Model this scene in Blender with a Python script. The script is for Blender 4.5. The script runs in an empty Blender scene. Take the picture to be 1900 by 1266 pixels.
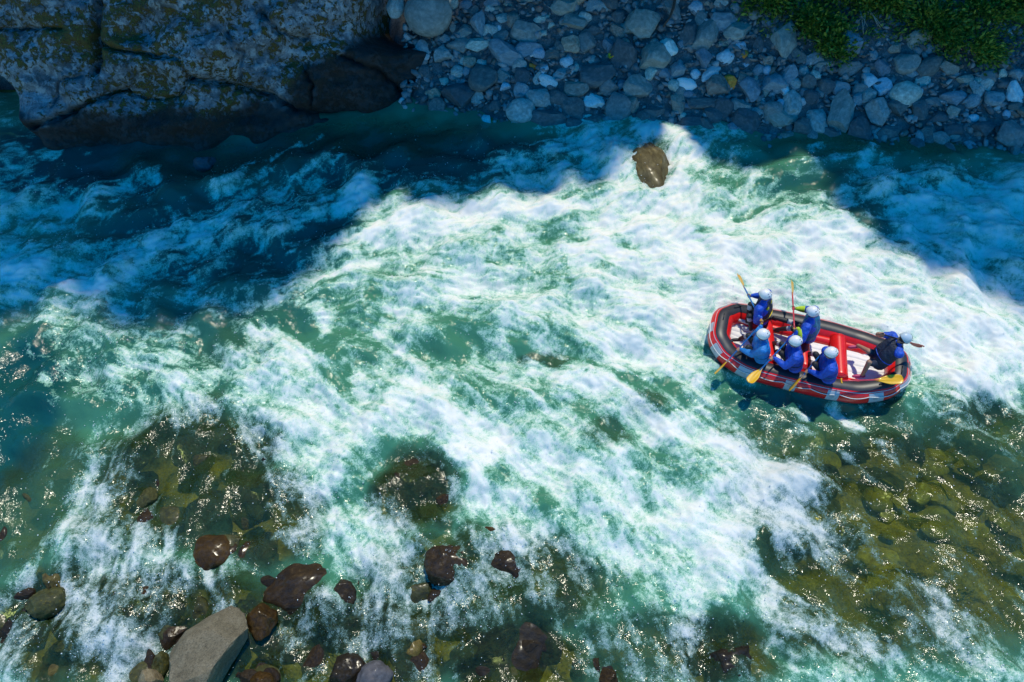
import bpy, bmesh, math, random
import numpy as np
from mathutils import Vector, Matrix, noise as mnoise

# ---------------------------------------------------------------- camera, sky, sun, exposure
scn = bpy.context.scene
col = scn.collection
cam_d = bpy.data.cameras.new('drone_camera')
cam_d.sensor_width = 36.0
cam_d.lens = 27.663
cam_d.clip_end = 400.0
cam = bpy.data.objects.new('drone_camera', cam_d)
cam.location = (0.0, -10.3631, 14.80)
cam.rotation_euler = (math.radians(90 - 55), 0, 0)
col.objects.link(cam)
scn.camera = cam

SUN_AZ, SUN_EL = (math.radians(a) for a in (16, 68))   # azimuth from +Y towards +X
SUN_DIR = Vector((math.sin(SUN_AZ) * math.cos(SUN_EL), math.cos(SUN_AZ) * math.cos(SUN_EL), math.sin(SUN_EL)))
world = bpy.data.worlds.new('World')
scn.world = world
world.use_nodes = True
wn = world.node_tree.nodes
wl = world.node_tree.links
wn.clear()
sky = wn.new('ShaderNodeTexSky')
sky.sky_type = 'NISHITA'
sky.sun_disc = False
sky.sun_elevation = SUN_EL
sky.sun_rotation = SUN_AZ
sky.air_density = 1.2
sky.dust_density = 0.2
sky.ozone_density = 3.0
hsv = wn.new('ShaderNodeHueSaturation')
hsv.inputs['Saturation'].default_value = 1.9
bg = wn.new('ShaderNodeBackground')
bg.inputs['Strength'].default_value = 0.14
wo = wn.new('ShaderNodeOutputWorld')
wl.new(sky.outputs[0], hsv.inputs['Color'])
wl.new(hsv.outputs[0], bg.inputs[0])
wl.new(bg.outputs[0], wo.inputs[0])
sun_d = bpy.data.lights.new('sun', 'SUN')
sun_d.energy = 2.4
sun_d.angle = math.radians(1.5)
sun_d.color = (1.0, 0.93, 0.74)
sun = bpy.data.objects.new('sun', sun_d)
sun.rotation_euler = (-SUN_DIR).to_track_quat('-Z', 'Y').to_euler()
sun.location = (0, 0, 40)
col.objects.link(sun)
scn.view_settings.view_transform = 'Standard'
scn.view_settings.look = 'None'
scn.view_settings.exposure = 0.5
scn.view_settings.gamma = 1.0
scn.view_settings.use_curve_mapping = False
scn.cycles.max_bounces = 8
scn.cycles.transparent_max_bounces = 8
scn.cycles.caustics_reflective = False
scn.cycles.caustics_refractive = False

# ---- survey of the place, world metres ----
FOAM_X0 = -17
FOAM_Y0 = -9
FOAM_D = 0.5
FOAM_ROWS = [[45, 45, 45, 45, 45, 45, 45, 45, 45, 45, 45, 45, 45, 45, 45, 45, 45, 45, 36, 23, 30, 52, 46, 12, 10, 1, 11, 29, 34, 25, 34, 25, 40, 15, 1, 8, 29, 44, 34, 45, 52, 35, 28,
  41, 44, 54, 44, 42, 37, 49, 48, 44, 44, 44, 44, 44, 44, 44, 44, 44, 44, 44, 44, 44, 44, 44, 44, 44, 44],
 [45, 45, 45, 45, 45, 45, 45, 45, 45, 45, 45, 45, 45, 45, 45, 45, 45, 45, 28, 23, 34, 55, 38, 12, 7, 1, 15, 31, 34, 24, 33, 27, 39, 14, 1, 8, 28, 43, 35, 45, 53, 39, 26,
  38, 44, 51, 46, 44, 33, 45, 53, 44, 44, 44, 44, 44, 44, 44, 44, 44, 44, 44, 44, 44, 44, 44, 44, 44, 44],
 [45, 45, 45, 45, 45, 45, 45, 45, 45, 45, 45, 45, 45, 45, 45, 45, 45, 43, 23, 26, 41, 52, 29, 12, 5, 1, 19, 33, 34, 24, 32, 29, 38, 14, 1, 8, 27, 42, 36, 44, 55, 42, 24,
  36, 44, 49, 50, 44, 37, 41, 53, 45, 44, 44, 44, 44, 44, 44, 44, 44, 44, 44, 44, 44, 44, 44, 44, 44, 44],
 [45, 45, 45, 45, 45, 45, 45, 45, 45, 45, 45, 45, 45, 45, 45, 45, 45, 35, 23, 30, 48, 48, 20, 12, 2, 1, 23, 34, 33, 25, 31, 30, 37, 13, 1, 7, 26, 42, 37, 43, 55, 45, 22,
  34, 44, 46, 52, 44, 40, 38, 49, 49, 44, 44, 44, 44, 44, 44, 44, 44, 44, 44, 44, 44, 44, 44, 44, 44, 44],
 [45, 45, 45, 45, 45, 45, 45, 45, 45, 45, 45, 45, 45, 45, 45, 45, 45, 27, 23, 33, 55, 45, 12, 11, 1, 4, 25, 34, 31, 26, 30, 32, 36, 13, 1, 7, 25, 41, 38, 42, 55, 47, 26,
  31, 43, 44, 55, 44, 43, 34, 45, 53, 44, 44, 44, 44, 44, 44, 44, 44, 44, 44, 44, 44, 44, 44, 44, 44, 44],
 [34, 34, 34, 34, 34, 34, 34, 34, 34, 34, 34, 34, 34, 34, 34, 34, 34, 32, 28, 50, 74, 47, 20, 12, 9, 12, 38, 41, 43, 52, 36, 33, 40, 23, 12, 12, 24, 40, 39, 41, 62, 59,
  48, 51, 62, 58, 55, 47, 36, 41, 53, 46, 26, 22, 22, 22, 22, 22, 22, 22, 22, 22, 22, 22, 22, 22, 22, 22, 22],
 [34, 34, 34, 34, 34, 34, 34, 34, 34, 34, 34, 34, 34, 34, 34, 34, 34, 34, 46, 56, 45, 29, 24, 18, 13, 18, 34, 39, 45, 56, 51, 45, 45, 45, 40, 40, 34, 34, 40, 40, 51, 72,
  72, 66, 61, 49, 39, 28, 27, 38, 49, 39, 22, 22, 22, 22, 22, 22, 22, 22, 22, 22, 22, 22, 22, 22, 22, 22, 22],
 [23, 23, 23, 23, 23, 23, 23, 23, 23, 23, 23, 23, 23, 23, 23, 23, 33, 43, 54, 56, 48, 54, 39, 50, 32, 8, 9, 27, 48, 56, 56, 50, 51, 56, 50, 50, 41, 38, 52, 50, 60, 81,
  88, 85, 67, 41, 33, 33, 33, 33, 33, 31, 22, 22, 22, 22, 22, 22, 22, 22, 22, 22, 22, 22, 22, 22, 22, 22, 22],
 [6, 6, 6, 6, 6, 6, 6, 6, 6, 6, 6, 6, 6, 6, 6, 14, 38, 42, 60, 60, 60, 60, 18, 27, 18, 7, 23, 52, 68, 77, 64, 47, 45, 50, 49, 54, 51, 51, 77, 76, 80, 88, 88, 86, 72, 33,
  33, 33, 33, 23, 22, 22, 22, 22, 22, 22, 22, 22, 22, 22, 22, 22, 22, 22, 22, 22, 22, 22, 22],
 [11, 11, 11, 11, 11, 11, 11, 11, 11, 11, 11, 11, 11, 11, 11, 19, 40, 59, 66, 55, 40, 38, 12, 13, 13, 31, 61, 74, 77, 69, 52, 32, 31, 46, 65, 71, 65, 68, 77, 79, 87, 88,
  88, 88, 87, 83, 58, 30, 23, 16, 12, 12, 12, 12, 12, 12, 12, 12, 12, 12, 12, 12, 12, 12, 12, 12, 12, 12, 12],
 [2, 2, 2, 2, 2, 2, 2, 2, 2, 2, 2, 2, 2, 2, 2, 13, 41, 61, 60, 32, 17, 15, 11, 11, 18, 46, 66, 68, 60, 43, 23, 21, 46, 71, 75, 67, 69, 75, 77, 77, 80, 88, 80, 79, 86, 82,
  49, 25, 22, 21, 17, 11, 11, 12, 20, 20, 20, 20, 20, 20, 20, 20, 20, 20, 20, 20, 20, 20, 20],
 [0, 0, 0, 0, 0, 0, 0, 0, 0, 0, 0, 0, 0, 0, 3, 17, 40, 59, 55, 17, 11, 11, 11, 14, 31, 56, 68, 71, 61, 41, 15, 25, 59, 82, 80, 76, 81, 82, 77, 76, 64, 67, 75, 82, 90, 89,
  64, 31, 22, 22, 22, 18, 18, 18, 21, 22, 22, 22, 22, 22, 22, 22, 22, 22, 22, 22, 22, 22, 22],
 [0, 0, 0, 0, 0, 0, 0, 0, 0, 0, 0, 0, 0, 0, 7, 20, 35, 47, 42, 11, 11, 11, 15, 27, 48, 65, 73, 76, 67, 43, 27, 44, 72, 86, 82, 79, 80, 73, 72, 77, 67, 69, 78, 75, 67, 62,
  53, 33, 22, 22, 22, 22, 22, 22, 22, 22, 22, 22, 22, 22, 22, 22, 22, 22, 22, 22, 22, 22, 22],
 [0, 0, 0, 0, 0, 0, 0, 0, 0, 0, 0, 0, 0, 1, 10, 20, 28, 37, 30, 18, 22, 22, 27, 46, 63, 74, 77, 77, 72, 55, 55, 67, 83, 86, 80, 74, 70, 59, 69, 74, 72, 79, 81, 64, 37,
  25, 25, 22, 22, 22, 22, 23, 25, 25, 25, 27, 27, 27, 27, 27, 27, 27, 27, 27, 27, 27, 27, 27, 27],
 [0, 0, 0, 0, 0, 0, 0, 0, 0, 0, 0, 0, 0, 4, 14, 22, 22, 31, 33, 45, 55, 52, 47, 66, 76, 77, 77, 77, 80, 88, 87, 78, 85, 81, 71, 66, 66, 67, 76, 68, 58, 61, 62, 49, 33,
  33, 33, 25, 22, 22, 22, 24, 33, 34, 34, 40, 44, 44, 44, 44, 44, 44, 44, 44, 44, 44, 44, 44, 44],
 [0, 0, 0, 0, 0, 0, 0, 0, 0, 0, 0, 0, 0, 13, 30, 39, 39, 42, 49, 60, 63, 62, 62, 68, 77, 70, 63, 65, 70, 74, 79, 69, 64, 61, 63, 69, 74, 74, 77, 57, 53, 60, 60, 45, 33,
  26, 25, 23, 22, 22, 23, 30, 39, 57, 70, 73, 69, 69, 69, 69, 69, 69, 69, 69, 69, 69, 69, 69, 69],
 [5, 5, 5, 5, 5, 5, 5, 5, 5, 5, 5, 5, 8, 22, 40, 44, 46, 51, 57, 66, 58, 62, 69, 73, 75, 66, 53, 54, 58, 63, 66, 61, 56, 55, 58, 63, 66, 61, 70, 67, 65, 64, 58, 44, 35,
  29, 27, 27, 27, 27, 27, 45, 62, 76, 89, 93, 84, 82, 82, 82, 82, 82, 82, 82, 82, 82, 82, 82, 82],
 [11, 11, 11, 11, 11, 11, 11, 11, 11, 11, 11, 11, 17, 29, 42, 44, 51, 53, 56, 58, 40, 55, 66, 71, 70, 60, 44, 44, 49, 55, 56, 53, 53, 53, 55, 56, 54, 46, 63, 79, 82, 73,
  60, 51, 42, 38, 37, 37, 39, 40, 42, 59, 84, 99, 99, 99, 93, 88, 88, 88, 88, 88, 88, 88, 88, 88, 88, 88, 88],
 [11, 11, 11, 11, 11, 11, 11, 11, 11, 11, 11, 11, 26, 33, 38, 44, 46, 46, 47, 39, 26, 29, 38, 51, 54, 45, 35, 43, 45, 54, 59, 46, 46, 46, 55, 61, 55, 53, 69, 77, 78, 78,
  83, 74, 65, 57, 51, 52, 59, 66, 74, 81, 87, 97, 99, 99, 96, 88, 88, 88, 88, 88, 88, 88, 88, 88, 88, 88, 88],
 [27, 27, 27, 27, 27, 27, 27, 27, 27, 27, 27, 30, 38, 38, 45, 47, 43, 39, 34, 33, 35, 37, 33, 41, 47, 46, 40, 49, 61, 69, 66, 54, 50, 57, 69, 75, 71, 66, 70, 77, 84, 88,
  93, 86, 80, 75, 71, 62, 71, 79, 85, 93, 93, 94, 94, 95, 99, 90, 88, 88, 88, 88, 88, 88, 88, 88, 88, 88, 88],
 [49, 49, 49, 49, 49, 49, 49, 49, 49, 49, 49, 49, 48, 47, 56, 50, 40, 31, 24, 38, 47, 45, 32, 35, 49, 52, 49, 55, 77, 79, 73, 67, 61, 72, 81, 85, 83, 77, 71, 77, 90, 96,
  97, 93, 89, 88, 88, 75, 77, 87, 88, 96, 97, 93, 88, 89, 94, 91, 85, 85, 85, 85, 85, 85, 85, 85, 85, 85, 85],
 [76, 76, 76, 76, 76, 76, 76, 76, 76, 76, 76, 70, 64, 64, 70, 55, 40, 32, 31, 36, 32, 28, 31, 49, 60, 61, 58, 55, 56, 64, 74, 83, 87, 80, 74, 70, 64, 68, 77, 84, 87, 83,
  88, 93, 94, 88, 88, 85, 82, 80, 87, 90, 88, 84, 88, 94, 90, 80, 72, 72, 72, 72, 72, 72, 72, 72, 72, 72, 72],
 [81, 81, 81, 81, 81, 81, 81, 81, 81, 81, 78, 69, 58, 63, 67, 61, 47, 40, 37, 35, 27, 23, 30, 45, 51, 59, 62, 60, 48, 58, 71, 82, 84, 71, 68, 66, 55, 69, 83, 91, 88, 85,
  89, 94, 98, 93, 89, 88, 87, 85, 87, 94, 91, 80, 84, 90, 91, 80, 74, 72, 72, 72, 72, 72, 72, 72, 72, 72, 72],
 [68, 68, 68, 68, 68, 68, 68, 68, 68, 68, 62, 55, 41, 56, 66, 72, 62, 51, 47, 44, 36, 28, 28, 29, 30, 53, 66, 70, 58, 59, 62, 66, 63, 54, 62, 71, 55, 78, 92, 96, 88, 95,
  97, 98, 99, 98, 93, 88, 88, 95, 93, 94, 94, 79, 73, 74, 75, 74, 72, 72, 72, 72, 72, 72, 72, 72, 72, 72, 72],
 [60, 60, 60, 60, 60, 60, 60, 60, 60, 59, 55, 45, 39, 44, 48, 55, 61, 63, 60, 51, 41, 37, 43, 45, 42, 48, 64, 75, 70, 70, 74, 75, 70, 62, 71, 78, 66, 81, 93, 98, 94, 94,
  94, 94, 94, 94, 90, 83, 87, 94, 96, 93, 78, 73, 73, 77, 73, 74, 76, 72, 72, 72, 72, 72, 72, 72, 72, 72, 72],
 [48, 48, 48, 48, 48, 48, 48, 48, 48, 48, 47, 40, 32, 24, 16, 37, 61, 75, 67, 57, 48, 49, 61, 60, 54, 38, 63, 81, 88, 88, 88, 88, 87, 79, 82, 85, 77, 84, 92, 99, 99, 92,
  88, 88, 88, 88, 85, 77, 84, 92, 97, 95, 68, 57, 73, 80, 77, 75, 82, 76, 72, 72, 72, 72, 72, 72, 72, 72, 72],
 [54, 54, 54, 54, 54, 54, 54, 54, 54, 50, 48, 49, 45, 36, 28, 35, 42, 46, 46, 48, 48, 50, 57, 55, 50, 44, 63, 71, 70, 70, 70, 70, 70, 66, 71, 76, 77, 73, 76, 87, 87, 85,
  83, 88, 80, 76, 76, 77, 70, 66, 69, 78, 75, 59, 74, 81, 82, 78, 81, 81, 78, 78, 78, 78, 78, 78, 78, 78, 78],
 [58, 58, 58, 58, 58, 58, 58, 58, 57, 49, 52, 57, 57, 43, 32, 26, 18, 20, 30, 46, 48, 47, 47, 47, 47, 50, 61, 62, 58, 57, 57, 57, 58, 58, 60, 68, 75, 64, 63, 76, 77, 77,
  78, 85, 74, 65, 65, 72, 62, 43, 43, 60, 77, 62, 74, 82, 81, 81, 81, 82, 82, 82, 82, 82, 82, 82, 82, 82, 82],
 [47, 47, 47, 47, 47, 47, 47, 47, 45, 41, 36, 35, 33, 26, 29, 28, 16, 18, 29, 48, 43, 42, 42, 42, 42, 44, 51, 49, 45, 41, 41, 43, 47, 52, 58, 62, 70, 69, 68, 71, 75, 75,
  71, 70, 65, 59, 55, 53, 49, 38, 38, 45, 65, 62, 65, 70, 66, 61, 62, 70, 75, 77, 77, 77, 77, 77, 77, 77, 77],
 [37, 37, 37, 37, 37, 37, 37, 37, 37, 30, 16, 15, 15, 16, 30, 27, 15, 15, 30, 44, 37, 36, 36, 36, 36, 36, 36, 36, 32, 26, 26, 30, 37, 45, 52, 60, 64, 72, 74, 67, 72, 73,
  66, 59, 56, 54, 46, 39, 32, 32, 32, 35, 48, 55, 60, 59, 53, 45, 38, 53, 63, 70, 70, 70, 70, 70, 70, 70, 70],
 [37, 37, 37, 37, 37, 37, 37, 37, 37, 28, 19, 16, 12, 12, 19, 14, 9, 9, 20, 24, 20, 24, 26, 26, 26, 26, 26, 26, 23, 20, 20, 23, 26, 30, 37, 45, 52, 64, 70, 67, 66, 64,
  61, 64, 63, 55, 44, 33, 22, 22, 24, 28, 37, 43, 49, 41, 36, 32, 29, 33, 39, 43, 44, 44, 44, 44, 44, 44, 44],
 [37, 37, 37, 37, 37, 37, 37, 37, 36, 28, 21, 14, 7, 5, 5, 4, 4, 4, 5, 5, 6, 13, 16, 16, 16, 16, 16, 16, 15, 15, 15, 15, 16, 16, 21, 31, 41, 56, 66, 66, 61, 56, 55, 66,
  72, 58, 43, 29, 14, 12, 14, 21, 22, 25, 32, 21, 12, 12, 12, 12, 12, 12, 12, 12, 12, 12, 12, 12, 12],
 [33, 33, 33, 33, 33, 33, 33, 33, 30, 22, 15, 8, 1, 0, 0, 0, 0, 0, 0, 0, 3, 10, 11, 11, 11, 11, 11, 11, 11, 11, 11, 11, 11, 11, 16, 26, 40, 55, 66, 66, 61, 55, 55, 65,
  75, 60, 45, 31, 16, 11, 12, 19, 22, 23, 30, 25, 11, 11, 11, 11, 11, 11, 11, 11, 11, 11, 11, 11, 11],
 [33, 33, 33, 33, 33, 33, 33, 33, 27, 20, 13, 6, 0, 0, 0, 0, 0, 0, 0, 0, 4, 11, 11, 11, 11, 11, 11, 11, 11, 11, 11, 11, 11, 11, 16, 25, 40, 54, 66, 66, 61, 55, 55, 63,
  76, 62, 48, 33, 19, 11, 11, 18, 22, 22, 28, 28, 14, 11, 11, 11, 11, 11, 11, 11, 11, 11, 11, 11, 11],
 [33, 33, 33, 33, 33, 33, 33, 32, 25, 18, 11, 4, 0, 0, 0, 0, 0, 0, 0, 0, 5, 11, 11, 11, 11, 11, 11, 11, 11, 11, 11, 11, 11, 11, 16, 25, 39, 54, 66, 66, 62, 55, 55, 62,
  76, 64, 50, 36, 22, 11, 11, 16, 22, 22, 26, 32, 18, 11, 11, 11, 11, 11, 11, 11, 11, 11, 11, 11, 11],
 [33, 33, 33, 33, 33, 33, 33, 29, 22, 15, 8, 1, 0, 0, 0, 0, 0, 0, 0, 0, 7, 11, 11, 11, 11, 11, 11, 11, 11, 11, 11, 11, 11, 11, 16, 25, 39, 53, 66, 66, 63, 56, 55, 60, 74,
  66, 52, 38, 24, 11, 11, 14, 21, 22, 24, 31, 22, 11, 11, 11, 11, 11, 11, 11, 11, 11, 11, 11, 11],
 [33, 33, 33, 33, 33, 33, 33, 27, 20, 13, 6, 0, 0, 0, 0, 0, 0, 0, 0, 1, 8, 11, 11, 11, 11, 11, 11, 11, 11, 11, 11, 11, 11, 11, 16, 25, 39, 52, 66, 66, 63, 56, 55, 58, 72,
  68, 54, 40, 26, 13, 11, 13, 20, 22, 23, 30, 26, 12, 11, 11, 11, 11, 11, 11, 11, 11, 11, 11, 11]]
FOAM_STROKES = [([(-4.331, 4.059), (-4.129, 4.746), (-3.98, 4.947)], 0.283, 0.98, 1), ([(-4.395, 3.678), (-4.214, 4.252)], 0.209, 0.85, 0.8),
 ([(-4.228, 3.213), (-3.437, 3.49), (-2.211, 3.678), (-0.975, 3.963), (0.14, 4.252), (1.121, 4.155)], 0.312, 0.97, 0.9),
 ([(-1.966, 4.252), (-0.978, 4.059), (-0.14, 4.252)], 0.28, 0.9, 0.8), ([(-4.811, 3.49), (-4.296, 3.772), (-4.135, 3.584)], 0.276, 0.15, 0.9),
 ([(-5.319, 3.213), (-4.798, 3.398), (-4.484, 3.621)], 0.24, 0.15, 0.7), ([(-5.556, 1.388), (-4.829, 1.721), (-4.087, 2.06), (-3.339, 2.494)], 0.131, 0.9, 0.8),
 ([(-12.557, 2.146), (-11.998, 2.06), (-11.632, 2.146)], 0.264, 0.95, 0.9), ([(-10.778, 1.554), (-10.362, 1.471), (-9.844, 1.471)], 0.146, 0.95, 0.9),
 ([(-13.271, 4.059), (-13.028, 4.547), (-12.706, 5.253)], 0.142, 0.75, 0.7),
 ([(-12.467, 4.155), (-11.549, 4.35), (-10.679, 4.746), (-9.991, 5.356), (-9.583, 5.459)], 0.143, 0.75, 0.8),
 ([(-12.339, 3.398), (-11.59, 3.621), (-10.867, 3.963), (-10.617, 4.059)], 0.104, 0.7, 0.8), ([(-7.853, 4.846), (-7.384, 5.356), (-7.187, 5.987)], 0.127, 0.75, 0.8),
 ([(-12.738, 6.202), (-12.477, 6.31)], 0.167, 0.75, 0.8), ([(-13.872, 5.669), (-13.77, 5.987), (-13.478, 6.202)], 0.11, 0.7, 0.7),
 ([(-9.482, 2.494), (-8.818, 3.031), (-8.226, 3.398), (-7.91, 3.213)], 0.339, 0.75, 0.8), ([(-9.421, 1.805), (-9.433, 2.319)], 0.231, 0.7, 0.7),
 ([(-7.54, 3.398), (-7.314, 3.963), (-7.042, 4.35), (-6.373, 4.547)], 0.14, 0.7, 0.7), ([(-6.627, 5.987), (-5.871, 6.818), (-5.306, 7.088)], 0.075, 0.6, 0.7),
 ([(-6.373, 4.547), (-5.864, 5.356), (-5.154, 5.987), (-4.592, 6.202)], 0.091, 0.7, 0.7), ([(-5.651, 3.584), (-5.029, 4.059), (-4.815, 4.547)], 0.14, 0.7, 0.7),
 ([(-0.293, 5.774), (0.0, 5.987), (0.366, 5.774), (0.145, 5.356)], 0.256, 0.75, 0.8), ([(1.188, 6.31), (1.948, 6.64), (2.839, 6.529)], 0.41, 0.8, 0.8),
 ([(0.741, 6.202), (1.62, 5.987)], 0.185, 0.2, 0.5), ([(2.896, 5.356), (3.166, 5.987)], 0.292, 0.9, 0.8), ([(2.698, 4.646), (3.159, 5.048)], 0.178, 0.9, 0.8),
 ([(3.649, 7.202), (4.117, 7.316), (4.658, 6.751), (4.888, 6.202)], 0.264, 0.92, 0.8), ([(4.565, 5.987), (4.923, 5.356), (4.107, 4.547)], 0.397, 0.97, 0.9),
 ([(4.923, 5.356), (5.456, 5.048), (5.759, 5.15)], 0.252, 0.25, 0.7), ([(5.851, 3.963), (6.286, 4.059), (6.909, 4.389)], 0.105, 0.2, 0.9),
 ([(6.516, 5.356), (6.911, 5.15), (6.958, 4.646)], 0.251, 0.9, 0.8), ([(7.088, 4.947), (7.652, 5.253), (8.253, 5.356), (8.519, 5.253)], 0.397, 0.2, 0.8),
 ([(8.287, 4.252), (8.638, 4.547), (8.853, 4.846)], 0.177, 0.6, 0.5), ([(9.573, 5.987), (10.01, 6.529)], 0.148, 0.8, 0.7),
 ([(8.217, 6.529), (8.69, 6.64)], 0.15, 0.7, 0.7), ([(7.953, 5.987), (9.655, 6.31)], 0.092, 0.7, 0.6), ([(9.46, 3.398), (9.334, 3.963), (9.155, 4.35)], 0.278, 0.25, 0.7),
 ([(8.916, 3.963), (9.46, 3.398)], 0.207, 0.25, 0.6), ([(10.162, 5.987), (10.223, 5.15), (11.275, 5.774), (11.728, 5.356)], 0.255, 0.62, 0.6),
 ([(0.685, 3.398), (1.1, 3.49), (1.5, 3.213)], 0.274, 0.42, 0.8), ([(1.477, 2.671), (2.159, 2.85), (2.713, 3.031)], 0.169, 0.95, 0.7),
 ([(2.713, 3.031), (3.112, 2.94)], 0.169, 0.5, 0.7), ([(4.536, 3.49), (4.922, 3.305), (5.455, 3.213)], 0.12, 0.6, 0.6),
 ([(3.664, 1.805), (3.747, 1.388)], 0.146, 0.5, 0.7), ([(0.658, 1.975), (1.181, 1.89)], 0.23, 0.5, 0.6), ([(2.247, 2.146), (2.878, 1.805)], 0.197, 0.55, 0.5),
 ([(6.735, 1.471), (7.31, 1.143)], 0.226, 0.5, 0.7), ([(-5.324, 1.554), (-4.522, 1.388), (-3.847, 1.143)], 0.226, 0.35, 0.6),
 ([(-5.7, 0.742), (-5.181, 0.663), (-4.732, 0.198)], 0.252, 0.12, 0.9), ([(-4.658, 0.981), (-4.422, 0.663), (-4.358, 0.198)], 0.142, 0.85, 0.9),
 ([(-5.881, 0.351), (-5.193, -0.03), (-4.62, -0.549), (-4.316, -0.981), (-3.961, -1.4)], 0.198, 0.88, 0.8),
 ([(-4.317, -0.105), (-3.86, 0.198), (-3.33, -0.105)], 0.247, 0.3, 0.6), ([(-3.975, -0.838), (-3.708, -1.051)], 0.27, 0.2, 0.8),
 ([(-3.477, -0.981), (-3.193, -1.4)], 0.119, 0.85, 0.8), ([(-3.128, 0.351), (-2.578, -0.255), (-1.927, -0.838)], 0.123, 0.7, 0.7),
 ([(-3.334, 1.143), (-2.92, 0.822)], 0.128, 0.25, 0.7), ([(-1.509, 0.507), (-1.239, 0.045), (-1.35, -0.255)], 0.279, 0.18, 0.9),
 ([(-2.097, -0.105), (-1.727, -0.105)], 0.185, 0.2, 0.7), ([(-0.996, 0.198), (-0.498, 0.198)], 0.156, 0.25, 0.7),
 ([(0.123, -0.105), (0.609, -0.476), (1.097, -0.476)], 0.138, 0.15, 0.9), ([(-2.138, -1.262), (-1.403, -1.741), (-0.806, -2.206), (-0.396, -2.719)], 0.319, 0.97, 0.9),
 ([(-0.795, -2.593), (-0.614, -3.093), (-0.661, -3.456)], 0.335, 0.97, 0.9), ([(-4.41, -2.719), (-3.781, -2.336), (-3.121, -2.074)], 0.343, 0.8, 0.4),
 ([(-2.601, -2.719), (-2.035, -2.719), (-1.681, -2.969)], 0.197, 0.28, 0.8), ([(-0.942, -1.538), (-0.118, -1.538), (0.234, -1.674)], 0.294, 0.32, 0.7),
 ([(1.752, 0.351), (2.467, -0.105), (3.061, -0.329), (3.543, -0.403), (3.743, -0.766)], 0.245, 0.95, 0.9),
 ([(0.602, -0.838), (1.319, -0.981), (2.019, -1.262)], 0.239, 0.95, 0.8), ([(2.398, -0.981), (2.751, -1.051)], 0.135, 0.15, 0.9),
 ([(2.851, -1.262), (3.053, -1.606), (3.077, -1.942)], 0.147, 0.2, 0.9), ([(3.445, -1.262), (3.649, -1.538)], 0.207, 0.25, 0.8),
 ([(3.794, -0.838), (4.158, -1.262), (4.355, -1.538)], 0.149, 0.8, 0.8), ([(2.472, -1.538), (2.89, -2.074), (3.323, -2.336)], 0.203, 0.9, 0.8),
 ([(1.516, -1.808), (1.841, -2.206), (2.281, -2.465), (2.498, -2.593)], 0.23, 0.25, 0.8), ([(0.832, -1.262), (1.174, -1.606)], 0.266, 0.4, 0.6),
 ([(3.308, -2.465), (4.297, -2.719), (5.044, -2.969), (5.643, -3.336), (5.949, -3.456)], 0.252, 0.97, 0.9),
 ([(2.79, -3.093), (3.475, -2.969), (4.241, -3.093)], 0.251, 0.48, 0.8), ([(2.877, -3.336), (3.949, -3.576)], 0.193, 0.5, 0.6),
 ([(5.814, -3.576), (5.579, -3.927), (5.859, -4.383), (6.141, -4.55)], 0.161, 0.95, 0.8),
 ([(4.926, -4.823), (5.073, -5.144), (5.299, -5.561), (5.741, -5.864)], 0.154, 0.12, 0.9), ([(5.672, -5.25), (5.965, -5.764), (6.495, -6.063)], 0.177, 0.12, 0.9),
 ([(5.261, -4.714), (5.764, -4.823), (6.133, -5.038)], 0.131, 0.75, 0.7), ([(3.974, -5.561), (4.532, -5.864), (5.156, -6.259), (5.828, -6.355)], 0.15, 0.8, 0.7),
 ([(5.784, -6.546), (6.324, -6.734), (6.856, -6.92)], 0.195, 0.7, 0.7),
 ([(7.643, -5.561), (8.057, -5.864), (7.971, -6.451), (8.27, -6.734), (8.69, -7.193)], 0.111, 0.75, 0.8), ([(7.059, -5.458), (7.178, -5.764)], 0.076, 0.6, 0.6),
 ([(7.115, -1.808), (7.398, -2.074)], 0.145, 0.85, 0.9), ([(6.168, -1.875), (6.387, -1.942)], 0.116, 0.85, 0.7),
 ([(8.909, -1.262), (9.16, -1.606), (9.448, -1.808)], 0.176, 0.75, 0.7), ([(9.516, -0.838), (10.097, -1.262), (10.57, -1.606), (10.947, -1.538)], 0.237, 0.97, 0.9),
 ([(10.194, -1.674), (10.731, -1.808)], 0.205, 0.2, 0.8), ([(7.689, -2.719), (7.958, -2.969)], 0.127, 0.6, 0.8), ([(6.897, -2.719), (7.254, -3.093)], 0.084, 0.55, 0.6),
 ([(4.556, -0.981), (4.752, -1.262)], 0.209, 0.3, 0.6), ([(5.789, -1.428), (6.45, -1.647), (7.115, -1.808), (8.078, -1.701)], 0.205, 0.1, 0.7),
 ([(4.563, -0.105), (4.798, -0.578), (5.275, -0.981)], 0.106, 0.62, 0.7), ([(7.596, -1.755), (8.376, -1.469), (8.872, -0.981)], 0.089, 0.55, 0.6),
 ([(4.617, 1.143), (4.476, 0.507), (4.514, -0.105)], 0.126, 0.8, 0.6), ([(6.966, -1.701), (7.309, -1.969)], 0.102, 0.8, 0.8),
 ([(0.542, -3.927), (0.963, -4.27), (1.052, -4.714)], 0.187, 0.45, 0.8), ([(-0.332, -3.336), (0.329, -3.576), (0.653, -3.811)], 0.192, 0.45, 0.8),
 ([(0.822, -5.354), (1.011, -5.764), (1.091, -6.259)], 0.101, 0.15, 0.8), ([(1.726, -5.663), (1.899, -6.063)], 0.126, 0.25, 0.8),
 ([(1.91, -4.494), (2.325, -4.605)], 0.132, 0.5, 0.7), ([(2.631, -4.714), (2.899, -5.144), (3.184, -5.354)], 0.117, 0.5, 0.7),
 ([(2.344, -5.561), (2.73, -5.764)], 0.152, 0.4, 0.7), ([(3.838, -6.451), (4.165, -6.259), (4.411, -6.546)], 0.32, 0.15, 0.8),
 ([(3.56, -7.011), (3.959, -6.92)], 0.241, 0.15, 0.7), ([(-2.556, -3.215), (-2.084, -3.576), (-1.726, -4.043), (-1.605, -4.27)], 0.327, 0.1, 0.9),
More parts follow.
